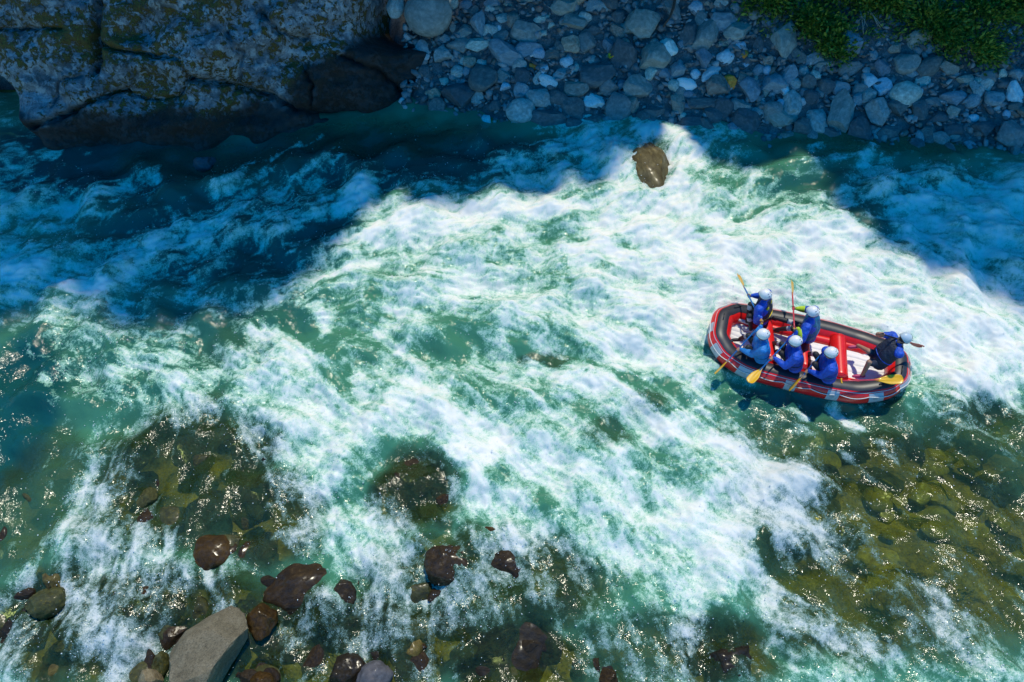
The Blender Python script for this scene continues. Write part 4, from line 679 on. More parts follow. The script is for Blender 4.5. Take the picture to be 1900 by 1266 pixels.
def rock_mat(name, a, b_, c, rough=0.75, wet=0.0, scale=3.0, moss=None, bump=0.6, speck=0.35):
    """rock with mottling, veins and specks; every object gets a slight tint of its own"""
    t = NT(name)
    tcn = t.n('ShaderNodeTexCoord')
    oi = t.n('ShaderNodeObjectInfo')
    mp = t.n('ShaderNodeVectorMath')
    mp.operation = 'ADD'
    sc = t.n('ShaderNodeVectorMath')
    sc.operation = 'SCALE'
    t.l(oi.outputs['Random'], sc.inputs['Scale'])
    sc.inputs[0].default_value = (31, 17, 23)
    t.l(tcn.outputs['Object'], mp.inputs[0])
    t.l(sc.outputs[0], mp.inputs[1])
    v = mp.outputs[0]
    n1 = t.noise(v, scale, 6, 0.6, 0.4)
    n2 = t.noise(v, scale * 9, 5, 0.65)
    base = t.ramp(n1, [(0.3, a), (0.52, b_), (0.72, c)])
    sp = t.ramp(n2, [(0.35, 0.45), (0.5, 1.0), (0.68, 1.35)])
    base = t.mix(speck, base, t.mix(1.0, base, sp, 'MULTIPLY'))
    tint = t.ramp(oi.outputs['Random'], [(0, (0.72, 0.74, 0.78)), (0.5, (1.0, 1.0, 1.0)), (1, (1.28, 1.2, 1.08))])
    base = t.mix(1.0, base, tint, 'MULTIPLY')
    if moss:
        n3 = t.noise(v, scale * 1.7, 5, 0.7, 0.6)
        mk = t.ramp(n3, [(moss[1], 0.0), (moss[1] + 0.06, 1.0)])
        base = t.mix(mk, base, moss[0])
    p = t.n('ShaderNodeBsdfPrincipled')
    t.l(base, p.inputs['Base Color'])
    p.inputs['Roughness'].default_value = rough
    if wet:
        p.inputs['Specular IOR Level'].default_value = 0.2
        wn_ = t.noise(v, scale * 2.2, 4, 0.6)
        t.l(t.ramp(wn_, [(0.42, 0.0), (0.6, wet)]), p.inputs['Coat Weight'])
        p.inputs['Coat Roughness'].default_value = 0.2
    hh = t.math('ADD', t.math('MULTIPLY', n1, 1.0), t.math('MULTIPLY', n2, 0.35))
    t.l(t.bump(hh, bump, 0.03), p.inputs['Normal'])
    t.l(p.outputs[0], t.out.inputs[0])
    return t.m


# ---------------------------------------------------------------- the river surface
GX0, GX1, GY0, GY1, GD = -17.0, 17.0, -9.0, 9.0, 0.025
gx = np.arange(GX0, GX1 + 1e-6, GD)
gy = np.arange(GY0, GY1 + 1e-6, GD)
X, Y = np.meshgrid(gx, gy)
NXF, NYF = len(gx), len(gy)


def bilin(a, fx, fy):
    fx = np.clip(fx, 0, a.shape[1] - 1.001)
    fy = np.clip(fy, 0, a.shape[0] - 1.001)
    i = fx.astype(np.int32)
    j = fy.astype(np.int32)
    u = fx - i
    w = fy - j
    return (a[j, i] * (1 - u) + a[j, i + 1] * u) * (1 - w) + (a[j + 1, i] * (1 - u) + a[j + 1, i + 1] * u) * w


def flow_field():
    """direction of the current from a few surveyed points (undirected, so averaged at twice the angle)"""
    s = 8
    xs, ys = X[::s, ::s], Y[::s, ::s]
    c = np.zeros_like(xs)
    d = np.zeros_like(xs)
    for (px, py, dx, dy) in FLOW:
        w = 1.0 / ((xs - px) ** 2 + (ys - py) ** 2 + 0.4) ** 1.6
        a = 2 * math.atan2(dy, dx)
        c += w * math.cos(a)
        d += w * math.sin(a)
    ang = 0.5 * np.arctan2(d, c)
    ang = ang + 0.55 * fbm(xs * 0.7, ys * 0.7, 90, 3)
    # resample the doubled angle so that it stays continuous
    c2, d2 = np.cos(2 * ang), np.sin(2 * ang)
    fx, fy = (X - GX0) / (GD * s), (Y - GY0) / (GD * s)
    a = 0.5 * np.arctan2(bilin(d2, fx, fy), bilin(c2, fx, fy))
    return np.cos(a).astype(np.float32), np.sin(a).astype(np.float32)


FX, FY = flow_field()


def streak(img, length, step=1.0):
    """line integral convolution: smears a noise picture along the current"""
    n = max(1, int(length / (GD * step)))
    out = img.copy()
    tot = np.ones_like(img)
    I, J = np.meshgrid(np.arange(NXF, dtype=np.float32), np.arange(NYF, dtype=np.float32))
    for sg in (1, -1):
        px, py = I.copy(), J.copy()
        ldx, ldy = FX * sg, FY * sg
        for k in range(n):
            px += ldx * step
            py += ldy * step
            i = np.clip(px + 0.5, 0, NXF - 1).astype(np.int32)
            j = np.clip(py + 0.5, 0, NYF - 1).astype(np.int32)
            w = 0.5 + 0.5 * math.cos(math.pi * (k + 1) / (n + 1))
            out += img[j, i] * w
            tot += w
            dx, dy = FX[j, i], FY[j, i]
            s = np.where(dx * ldx + dy * ldy < 0, -1.0, 1.0).astype(np.float32)
            ldx, ldy = dx * s, dy * s
    out /= tot
    return (out - out.mean()) / out.std()


rs = np.random.RandomState(3)


def blur(a, n=1):
    for _ in range(n):
        a = (a + np.roll(a, 1, 0) + np.roll(a, -1, 0)) / 3
        a = (a + np.roll(a, 1, 1) + np.roll(a, -1, 1)) / 3
    return a


wxx = 0.22 * fbm(X * 1.3, Y * 1.3, 20, 4)
wyy = 0.22 * fbm(X * 1.3, Y * 1.3, 30, 4)
rows = np.array(FOAM_ROWS, dtype=np.float32) / 99.0
F0 = bilin(rows, (X + wxx - FOAM_X0) / FOAM_D, (Y + wyy - FOAM_Y0) / FOAM_D)
# surveyed foam bands, coarse grid then resampled
s2 = 2
Xc, Yc = (X + 0.6 * wxx)[::s2, ::s2], (Y + 0.6 * wyy)[::s2, ::s2]
Fc = F0[::s2, ::s2].copy()
for pts, hw, val, stg in FOAM_STROKES:
    x0 = min(p[0] for p in pts) - 2.2 * hw
    x1 = max(p[0] for p in pts) + 2.2 * hw
    y0 = min(p[1] for p in pts) - 2.2 * hw
    y1 = max(p[1] for p in pts) + 2.2 * hw
    i0, i1 = int((x0 - GX0 - .3) / GD / s2), int((x1 - GX0 + .3) / GD / s2) + 1
    j0, j1 = int((y0 - GY0 - .3) / GD / s2), int((y1 - GY0 + .3) / GD / s2) + 1
    i0, j0 = max(i0, 0), max(j0, 0)
    xs, ys = Xc[j0:j1, i0:i1], Yc[j0:j1, i0:i1]
    if xs.size == 0:
        continue
    d = np.full(xs.shape, 1e9)
    for (ax, ay), (bx, by) in zip(pts[:-1], pts[1:]):
        vx, vy = bx - ax, by - ay
        tt = np.clip(((xs - ax) * vx + (ys - ay) * vy) / (vx * vx + vy * vy + 1e-9), 0, 1)
        d = np.minimum(d, np.hypot(xs - ax - vx * tt, ys - ay - vy * tt))
    w = stg * (1 - sstep(0.35 * hw, 1.9 * hw, d))
    Fc[j0:j1, i0:i1] = Fc[j0:j1, i0:i1] * (1 - w) + val * w
F0 = bilin(Fc, (X - GX0) / GD / s2, (Y - GY0) / GD / s2).astype(np.float32)


def ellipses(lst, wob=0.35):
    s = np.zeros_like(X)
    for (cx, cy, rx, ry, v) in lst:
        d = ((X + wob * wxx * 3 - cx) / rx) ** 2 + ((Y + wob * wyy * 3 - cy) / ry) ** 2
        s = np.maximum(s, v * (1 - sstep(0.35, 1.35, d)))
    return s


CLR = ellipses(CLEAR)
DEEP_SHADE_M = ellipses(DEEP)  # dark teal water, with the raft's near-side shade put in as colour
white = rs.randn(NYF, NXF).astype(np.float32)
n_fine = streak(white, 0.10)
n_strand = streak(blur(white, 1), 0.55)
n_med = streak(pn(X * 11, Y * 11, 40).astype(np.float32) + 0.7 * pn(X * 23, Y * 23, 41), 0.22)
n_long = streak(pn(X * 5, Y * 5, 42).astype(np.float32), 1.1)
w2x = X + 0.20 * fbm(X * 1.9, Y * 1.9, 50, 5)
w2y = Y + 0.20 * fbm(X * 1.9, Y * 1.9, 55, 5)
n_iso = fbm(w2x * 2.0, w2y * 2.0, 60, 7, 0.66)
n_iso = (n_iso - n_iso.mean()) / n_iso.std()
w3x = w2x + 0.06 * fbm(X * 6, Y * 6, 65, 3)
w3y = w2y + 0.06 * fbm(X * 6, Y * 6, 66, 3)
lace = 1 - np.abs(pn(w3x * 2.6, w3y * 2.6, 70)) * 3.2
lace = np.maximum(lace, 1 - np.abs(pn(w3x * 5.5, w3y * 5.5, 71)) * 3.2)
lace = np.maximum(lace, 0.8 - np.abs(pn(w3x * 11, w3y * 11, 72)) * 2.6)
lace = np.clip(lace, 0, 1) ** 2
FOAM = 0.93 * F0 + 0.06 * sstep(0.72, 0.95, F0) + 0.10 * n_iso + 0.032 * n_strand + 0.025 * n_med + 0.05 * n_long + 0.012 * n_fine
mid = sstep(0.15, 0.40, F0) * (1 - sstep(0.62, 0.9, F0))
hi = sstep(0.55, 0.8, F0)
FOAM = FOAM + mid * (0.20 * lace - 0.06) + hi * (0.14 * lace - 0.05)
low = 1 - sstep(0.05, 0.3, F0)
FOAM = FOAM - 0.06 * low
# standing waves, boils and ripples
Fs = blur(F0[::4, ::4], 8)
Fs = bilin(Fs, (X - GX0) / GD / 4, (Y - GY0) / GD / 4)
n_wave = streak(pn(X * 1.6, Y * 1.6, 80).astype(np.float32), 0.35)
rip = streak(pn(X * 6, Y * 6, 82).astype(np.float32), 0.10)
n_w2 = streak(pn(X * 0.9, Y * 0.9, 84).astype(np.float32), 0.5)
HT = 0.26 * (Fs - 0.45) + 0.060 * n_wave + 0.075 * n_w2 + (0.25 + 0.75 * sstep(0.3, 0.6, F0)) * (0.015 * rip + 0.008 * n_iso + 0.005 * n_med + 0.003 * n_fine)
wlx = np.array([p[0] for p in WATERLINE])
wly = np.array([p[1] for p in WATERLINE])
YB = np.interp(X, wlx, wly)
calm = sstep(0.0, 1.2, YB - Y)
HT = HT * (0.35 + 0.65 * calm)
rc, rsn = math.cos(R(RAFT[2])), math.sin(R(RAFT[2]))
ru = (X - RAFT[0]) * rc + (Y - RAFT[1]) * rsn
rv = -(X - RAFT[0]) * rsn + (Y - RAFT[1]) * rc
inraft = 1 - sstep(0.75, 1.25, (ru / 2.1) ** 4 + (rv / 0.95) ** 4)
HT = HT * (1 - 0.8 * inraft) - 0.01 * inraft


def spaced(lo, hi, flo, fhi, fine, coarse):
    """coordinates that are fine between flo and fhi and widen outside"""
    a = list(np.arange(flo, fhi, fine))
    s, p = fine, a[-1]
    while p < hi:
        s = min(coarse, s * 1.06)
        p += s
        a.append(p)
    s, p = fine, a[0]
    while p > lo:
        s = min(coarse, s * 1.06)
        p -= s
        a.insert(0, p)
    return np.array(a)


mx = spaced(-30, 30, -11.5, 11.5, 0.0265, 0.6)
my = spaced(-14, 9.0, -7.6, 2.0, 0.0225, 0.6)
my = my[my < 2.0]
my = np.concatenate([my, np.arange(2.0, 9.0, 0.036)])
MX, MY = np.meshgrid(mx, my)
fi, fj = (MX - GX0) / GD, (MY - GY0) / GD
WZ = bilin(HT, fi, fj)
wv = np.stack([MX, MY, WZ], -1).reshape(-1, 3)
wme = mesh_np('river_water', wv, grid_faces(len(mx), len(my)))
attr(wme, 'foam', bilin(FOAM, fi, fj))
attr(wme, 'clear', bilin(CLR, fi, fj))
attr(wme, 'deep_and_shade', bilin(DEEP_SHADE_M, fi, fj))


def water_mat():
    t = NT('river_water')
    geo = t.n('ShaderNodeNewGeometry')
    pos = geo.outputs['Position']
    fo = t.at('foam')
    cl = t.at('clear')
    dp = t.at('deep_and_shade')
    nf = t.noise(pos, 24, 6, 0.78, 0.6)
    ng = t.noise(pos, 48, 4, 0.75)
    nw = t.noise(pos, 5.5, 5, 0.62, 1.6)
    f = t.math('ADD', fo, t.math('MULTIPLY', t.math('SUBTRACT', nf, 0.77), 0.42))
    f = t.math('ADD', f, t.math('MULTIPLY', t.math('SUBTRACT', nw, 0.53), 0.30))
    f = t.math('ADD', f, t.math('MULTIPLY', t.math('SUBTRACT', ng, 0.5), 0.34))
    cu = t.noise(pos, 7.0, 4, 0.6, 2.4)
    cv = t.math('ABSOLUTE', t.math('SUBTRACT', cu, 0.5))
    strand = t.ramp(cv, [(0.0, 1.0), (0.05, 0.25), (0.14, 0.0)])
    cu2 = t.noise(pos, 17.0, 4, 0.6, 1.6)
    cv2 = t.math('ABSOLUTE', t.math('SUBTRACT', cu2, 0.5))
    strand2 = t.ramp(cv2, [(0.0, 1.0), (0.06, 0.2), (0.16, 0.0)])
    st = t.math('SUBTRACT', t.math('ADD', t.math('MULTIPLY', strand, 0.17), t.math('MULTIPLY', strand2, 0.15)), 0.055)
    f = t.math('ADD', f, t.math('MULTIPLY', st, t.ramp(fo, [(0.18, 0.0), (0.38, 1.0)])))
    body = t.mix(dp, (0.058, 0.215, 0.125), (0.007, 0.075, 0.070))
    body = t.mix(cl, body, (0.046, 0.072, 0.020))
    c1 = t.ramp(f, [(0.30, (0, 0, 0)), (0.52, (1, 1, 1))])
    colr = t.mix(c1, body, t.mix(cl, (0.20, 0.47, 0.33), (0.13, 0.24, 0.20)))
    c2 = t.ramp(f, [(0.42, (0, 0, 0)), (0.72, (1, 1, 1))])
    colr = t.mix(c2, colr, t.mix(cl, (0.50, 0.69, 0.57), (0.36, 0.47, 0.46)))
    c3 = t.ramp(f, [(0.58, (0, 0, 0)), (0.98, (1, 1, 1))])
    colr = t.mix(c3, colr, t.mix(cl, (0.84, 0.83, 0.765), (0.64, 0.67, 0.65)))
    # ripples that glint
    r1 = t.noise(pos, 5.5, 2, 0.5, 0.8)
    r2 = t.noise(pos, 16, 2, 0.6, 0.6)
    hh = t.math('ADD', t.math('MULTIPLY', r1, 0.5), t.math('MULTIPLY', r2, 0.34))
    nb = t.bump(hh, 0.7, 0.06)
    nfoam = t.bump(nf, 0.3, 0.03)
    dif = t.n('ShaderNodeBsdfDiffuse')
    t.l(colr, dif.inputs['Color'])
    t.l(nfoam, dif.inputs['Normal'])
    tra = t.n('ShaderNodeBsdfTransparent')
    tra.inputs['Color'].default_value = (0.78, 0.88, 0.54, 1)
    op = t.math('MULTIPLY', cl, t.math('SUBTRACT', 1.0, t.ramp(f, [(0.22, 0.0), (0.80, 1.0)])))
    op = t.math('MULTIPLY', op, t.ramp(nw, [(0.25, 0.50), (0.6, 0.85)]))
    ms = t.n('ShaderNodeMixShader')
    t.l(op, ms.inputs[0])
    t.l(dif.outputs[0], ms.inputs[1])
    t.l(tra.outputs[0], ms.inputs[2])
    gl = t.n('ShaderNodeBsdfGlossy')
    gl.inputs['Roughness'].default_value = 0.12
    t.l(nb, gl.inputs['Normal'])
    fr = t.n('ShaderNodeFresnel')
    fr.inputs['IOR'].default_value = 1.38
    t.l(nb, fr.inputs['Normal'])
    gf = t.math('MULTIPLY', fr.outputs[0], t.ramp(f, [(0.45, 1.0), (0.75, 0.15)]))
    m2 = t.n('ShaderNodeMixShader')
    t.l(gf, m2.inputs[0])
    t.l(ms.outputs[0], m2.inputs[1])
    t.l(gl.outputs[0], m2.inputs[2])
    t.l(m2.outputs[0], t.out.inputs[0])
    return t.m


river = link('river_water', wme, water_mat())
tag(river, kind='structure')


# ---------------------------------------------------------------- river bed, far bank, hill
def yb_at(x):
    return float(np.interp(x, wlx, wly))


def bed_depth(x, y):
    """height of the river bed"""
    d = np.interp(x, wlx, wly) - y
    far = -0.12 - 0.95 * sstep(0.0, 2.2, d)
    near = 0.70 * sstep(-2.2, -7.5, y)
    right = 0.35 * sstep(4.0, 9.0, x) * sstep(1.0, -3.0, y)
    return np.minimum(far + near + right, np.where(d > 0.8, -0.34, -0.12)) + 0.05 * fbm(x * 1.1, y * 1.1, 120, 4)


bx = np.linspace(-30, 30, 300)
by = np.linspace(-14, 9.2, 160)
BX, BY = np.meshgrid(bx, by)
bme = mesh_np('riverbed', np.stack([BX, BY, bed_depth(BX, BY)], -1).reshape(-1, 3), grid_faces(300, 160))
M_BED = rock_mat('bed_gravel', (0.080, 0.066, 0.016), (0.180, 0.155, 0.034), (0.30, 0.26, 0.065), 0.9, scale=2.2, bump=1.0, speck=0.9)
riverbed = tag(link('riverbed', bme, M_BED), kind='structure')

tx = np.linspace(-34, 34, 240)
ty = np.concatenate([np.linspace(-0.8, 5.0, 70), np.linspace(5.15, 30, 90)])
TX, TD = np.meshgrid(tx, ty)
TYY = np.interp(TX, wlx, wly) + TD
ridge = np.interp(TX, [t[0] for t in TREES], [t[2] for t in TREES])
order = np.argsort([t[0] for t in TREES])
txs = np.array([TREES[i][0] for i in order])
tzs = np.array([TREES[i][2] for i in order])
ridge = np.interp(TX, txs, tzs)
TZ = BANK_SLOPE * TD - 0.12
hill = 0.5 * ridge
TZ = np.where(TD > 4.6, TZ + (hill - 2.2).clip(0.5) * sstep(5.2, 9.0, TD), TZ)
TZ = TZ - 1.6 * sstep(-2.6, -4.2, TX) * sstep(4.5, 2.5, TD)
TZ = TZ + 0.06 * fbm(TX * 0.9, TD * 0.9, 140, 5) * sstep(-0.5, 0.6, TD) + 0.5 * fbm(TX * 0.3, TD * 0.3, 141, 3) * sstep(5, 9, TD)
tme = mesh_np('far_bank', np.stack([TX, TYY, TZ], -1).reshape(-1, 3), grid_faces(240, 160))
M_BANK = rock_mat('bank_gravel', (0.045, 0.052, 0.055), (0.11, 0.12, 0.12), (0.20, 0.21, 0.21), 0.9, scale=2.6, bump=1.0, speck=0.9)
far_bank = tag(link('far_bank', tme, M_BANK), kind='structure')

# ---------------------------------------------------------------- stones
TONES = {
    0: ((0.055, 0.077, 0.082), (0.094, 0.125, 0.130), (0.157, 0.202, 0.204)),
    1: ((0.133, 0.166, 0.156), (0.211, 0.256, 0.244), (0.313, 0.365, 0.341)),
    2: ((0.118, 0.174, 0.204), (0.188, 0.265, 0.302), (0.282, 0.383, 0.419)),
    3: ((0.204, 0.256, 0.234), (0.344, 0.421, 0.390), (0.564, 0.658, 0.624)),
    4: ((0.282, 0.394, 0.458), (0.424, 0.568, 0.642), (0.595, 0.767, 0.800)),
    5: ((0.157, 0.137, 0.108), (0.265, 0.247, 0.204), (0.391, 0.383, 0.331)),
    6: ((0.50, 0.15, 0.02), (0.74, 0.26, 0.03), (0.80, 0.36, 0.07)),
    7: ((0.407, 0.494, 0.486), (0.626, 0.749, 0.740), (0.800, 0.800, 0.800)),
    8: ((0.658, 0.749, 0.702), (0.800, 0.800, 0.800), (0.800, 0.800, 0.800)),
}
M_STONE = {k: rock_mat('stone_tone_%d' % k, *v, rough=0.8, scale=4.0) for k, v in TONES.items()}
M_WET = {
    0: rock_mat('wet_brown_rock', (0.012, 0.007, 0.003), (0.030, 0.017, 0.006), (0.062, 0.038, 0.014), 0.6, 0.5, 4.0, bump=1.0, speck=0.8),
    1: rock_mat('dry_pale_rock', (0.13, 0.105, 0.058), (0.20, 0.165, 0.098), (0.26, 0.22, 0.14), 0.85, 0.0, 3.0, bump=1.0, speck=0.9),
    2: rock_mat('wet_dark_rock', (0.008, 0.006, 0.003), (0.020, 0.013, 0.006), (0.042, 0.030, 0.014), 0.6, 0.5, 4.0, bump=1.0, speck=0.8),
    3: rock_mat('mossy_wet_rock', (0.020, 0.022, 0.008), (0.045, 0.050, 0.016), (0.085, 0.085, 0.030), 0.6, 0.4, 4.0, moss=((0.16, 0.12, 0.012), 0.60)),
    4: rock_mat('yellow_bed_rock', (0.14, 0.11, 0.013), (0.29, 0.25, 0.035), (0.44, 0.40, 0.085), 0.7, 0.2, 2.6),
    8: rock_mat('yellow_brown_rock', (0.045, 0.032, 0.008), (0.100, 0.076, 0.018), (0.17, 0.135, 0.040), 0.6, 0.3, 3.5, bump=0.9, speck=0.8),
    5: rock_mat('purple_grey_rock', (0.055, 0.055, 0.065), (0.085, 0.085, 0.098), (0.12, 0.12, 0.135), 0.6, 0.2, 3.0, bump=0.25),
    6: rock_mat('tan_weedy_rock', (0.035, 0.026, 0.010), (0.085, 0.068, 0.028), (0.18, 0.15, 0.075), 0.6, 0.5, 3.4, moss=((0.20, 0.12, 0.02), 0.60)),
    7: rock_mat('orange_brown_rock', (0.026, 0.012, 0.002), (0.062, 0.030, 0.004), (0.11, 0.058, 0.010), 0.6, 0.5, 3.5, bump=1.0, speck=0.8),
}


def rock_mesh(name, seed, sub=3, ang=0.55, rough=0.10, smooth=True):
    """a water-worn or angular rock about 1 in radius: a ball cut by random planes, then roughened"""
    rnd = random.Random(seed)
    bm = bmesh.new()
    bmesh.ops.create_icosphere(bm, subdivisions=sub, radius=1.0)
    planes = []
    for _ in range(16 if ang > 0.4 else 9):
        d = Vector((rnd.gauss(0, 1), rnd.gauss(0, 1), rnd.gauss(0, 1))).normalized()
        planes.append((d, rnd.uniform(1 - ang, 1.0 if ang <= 0.4 else 0.86)))
    off = Vector((rnd.uniform(-50, 50), rnd.uniform(-50, 50), rnd.uniform(-50, 50)))
    for v in bm.verts:
        p = v.co.copy()
        for d, h in planes:
            q = p.dot(d)
            if q > h:
                p -= d * (q - h)
        n = mnoise.fractal(p * 1.3 + off, 0.8, 2.1, 4)
        n2 = mnoise.fractal(p * 4.0 + off, 0.9, 2.1, 3)
        p += v.co.normalized() * (rough * n + rough * 0.3 * n2)
        v.co = p
    me = bpy.data.meshes.new(name)
    bm.to_mesh(me)
    bm.free()
    if smooth:
        me.shade_smooth()
    ext = [max(abs(v.co[i]) for v in me.vertices) for i in range(3)]
    for v in me.vertices:
        v.co = [v.co[i] / ext[i] for i in range(3)]
    me.update()
    if smooth and ang > 0.4:
        me.set_sharp_from_angle(angle=R(32))
    return me


ROCK_ROUND = [rock_mesh('river_stone_round_%d' % i, 100 + i, 3, 0.25, 0.05) for i in range(6)]
ROCK_ANG = [rock_mesh('river_stone_angular_%d' % i, 200 + i, 3, 0.55, 0.035) for i in range(14)]


def frame_from(n, rot):
    n = Vector(n).normalized()
    x = Vector((1, 0, 0))
    x = (x - n * x.dot(n)).normalized()
    y = n.cross(x)
    m = Matrix((x, y, n)).transposed()
    return m @ Matrix.Rotation(R(rot), 3, 'Z')


_mats_copy = {}


def with_mat(me, mat):
    """alike stones of one tone share one mesh"""
    k = (me.name, mat.name)
    if k not in _mats_copy:
        c = me.copy()
        c.materials.clear()
        c.materials.append(mat)
        _mats_copy[k] = c
    return _mats_copy[k]


BANK_N = Vector((0, -0.52, 0.85))


def put_stone(name, me, mat, loc, a, b, c, rot, n=BANK_N, parent=None, tilt=0.0):
    o = bpy.data.objects.new(name, with_mat(me, mat))
    m = frame_from(n, rot).to_4x4()
    if tilt:
        m = m @ Matrix.Rotation(tilt, 4, 'X')
    m = m @ Matrix.Diagonal((a, b, c, 1))
    m.translation = loc
    o.matrix_world = m
    col.objects.link(o)
    if parent:
        o.parent = parent
        o.matrix_basis = m
    return o


rnd = random.Random(5)
placed = []
for i, (x, y, z, a, b, rot, tone, lab) in enumerate(BANK_ROCKS):
    smooth = 'egg' in lab or 'oval' in lab or 'rounded' in lab or 'smooth' in lab
    me = rock_mesh('bank_rock_shape_%d' % i, 300 + i, 4, 0.25 if smooth else 0.5, 0.05 if smooth else 0.05)
    c = 0.62 * min(a, b)
    p = Vector((x, y, z)) + BANK_N * (c * 0.30 + (0.35 if x < -1.0 else 0.0))
    o = put_stone('bank_rock', me, M_STONE[tone], p, a, b, c, rot)
    tag(o, lab, 'rock', 'distinct rocks of the far bank')
    placed.append((x, y, max(a, b)))
for i, (x, y, z, a, b, rot, tone) in enumerate(BANK_STONES):
    me = rnd.choice(ROCK_ROUND if tone in (4, 6) else ROCK_ANG)
    c = 0.62 * min(a, b)
    p = Vector((x, y, z)) + BANK_N * c * 0.25
    put_stone('stone', me, M_STONE[tone], p, a * 1.32, b * 1.32, c * 1.5, rot, parent=far_bank, tilt=rnd.uniform(-.15, .15))
    placed.append((x, y, max(a, b)))
n = 0
tries = 0
while n < 175 and tries < 9000:
    tries += 1
    x = rnd.uniform(-2.6, 15.0)
    d = rnd.uniform(-0.15, 4.6)
    y = yb_at(x) + d
    s = rnd.choice((0.14, 0.18, 0.22, 0.26, 0.31, 0.38))
    if x > 7.5 and d > 2.2 + 0.1 * rnd.random():
        continue
    if any((x - q[0]) ** 2 + ((y - q[1]) * 1.15) ** 2 < (0.66 * (s + q[2] * 0.8)) ** 2 for q in placed):
        continue
    tone = rnd.choice((0, 0, 1, 1, 2, 2, 2, 3, 3, 4, 5))
    a, b = s * rnd.uniform(0.8, 1.25), s * rnd.uniform(0.7, 1.1)
    put_stone('stone', rnd.choice(ROCK_ROUND[:3] + ROCK_ANG), M_STONE[tone], Vector((x, y, BANK_SLOPE * d - 0.12)) + BANK_N * 0.2 * b, a, b, 0.65 * min(a, b), rnd.uniform(0, 180), parent=far_bank, tilt=rnd.uniform(-.3, .3))
    placed.append((x, y, s))
    n += 1

# cobbles and gravel between them: one mass
gv, gf = [], []
bm = bmesh.new()
bmesh.ops.create_icosphere(bm, subdivisions=1, radius=1.0)
iv = np.array([v.co[:] for v in bm.verts])
ifc = np.array([[v.index for v in f.verts] for f in bm.faces])
bm.free()
rg = np.random.RandomState(9)
gcol = []
cnt = 0
for k in range(6500):
    x = rg.uniform(-3.2, 16.0)
    d = rg.uniform(-0.35, 5.0)
    y = yb_at(x) + d
    s = 0.04 + 0.10 * rg.rand() ** 2
    q = iv * (1 + 0.28 * rg.randn(len(iv), 1)).clip(0.6, 1.5) * (s * np.array([rg.uniform(0.8, 1.3), rg.uniform(0.7, 1.1), rg.uniform(0.5, 0.8)]))
    ca, sa = math.cos(k), math.sin(k)
    q = np.stack([q[:, 0] * ca - q[:, 1] * sa, q[:, 0] * sa + q[:, 1] * ca, q[:, 2] + 0.5 * q[:, 1]], -1)
    gv.append(q + np.array([x, y, BANK_SLOPE * d - 0.10]))
    gf.append(ifc + cnt)
    gcol.append(np.full(len(iv), rg.rand()))
    cnt += len(iv)
gme = mesh_np('gravel', np.concatenate(gv), np.concatenate(gf))
attr(gme, 'shade', np.concatenate(gcol))
t = NT('gravel_stones')
gs_ = t.at('shade')
gcl = t.ramp(gs_, [(0, (0.07, 0.085, 0.09)), (0.4, (0.15, 0.17, 0.175)), (0.7, (0.26, 0.29, 0.30)), (0.9, (0.18, 0.14, 0.11)), (1.0, (0.48, 0.52, 0.52))])
gp = t.n('ShaderNodeBsdfPrincipled')
gn = t.noise(t.n('ShaderNodeNewGeometry').outputs['Position'], 40, 4)
t.l(t.mix(0.5, gcl, t.mix(1.0, gcl, t.ramp(gn, [(0.3, 0.4), (0.7, 1.5)]), 'MULTIPLY')), gp.inputs['Base Color'])
gp.inputs['Roughness'].default_value = 0.85
t.l(gp.outputs[0], t.out.inputs[0])
gravel = tag(link('gravel', gme, t.m, far_bank), kind='stuff')

# rocks standing in the river
for i, (x, y, a, b, rot, ztop, kind, lab) in enumerate(RIVER_ROCKS):
    dry = kind in (1,)
    me = rock_mesh('river_rock_shape_%d' % i, 400 + i, 4, 0.45 if dry else 0.25 if kind == 6 else 0.38, 0.06 if dry else 0.09 if kind == 6 else 0.16)
    c = max(0.25, 0.75 * min(a, b))
    wz = float(bilin(HT, np.array([(x - GX0) / GD]), np.array([(y - GY0) / GD]))[0])
    loc = Vector((x, y, ztop + max(-0.05, wz) + (0.03 if dry else 0.0) - c))
    o = put_stone('river_rock', me, M_WET[kind], loc, a, b, c, rot, n=(0, 0, 1))
    tag(o, lab, 'rock', 'rocks in the river')

# stones of the river bed seen through the water
for (x, y, a, b, rot, tone) in BED_STONES:
    m = {0: 0, 2: 2, 3: 3, 4: 4, 7: 7}[tone]
    bz = float(bed_depth(np.array([x]), np.array([y]))[0])
    c = 0.6 * min(a, b)
    top = rnd.choice((0.02, -0.04, -0.08, -0.14, -0.2)) if y < -3.0 else rnd.uniform(-0.3, -0.08)
    top = min(top, -0.07)
    if x > 4.0:
        top = rnd.uniform(-0.45, -0.18)
    if tone == 4:
        top = min(top, -0.09)
    zc = top - c
    put_stone('stone', rnd.choice(ROCK_ANG), M_WET[m], Vector((x, y, zc)), a, b, c, rot, n=(0, 0, 1), parent=riverbed)

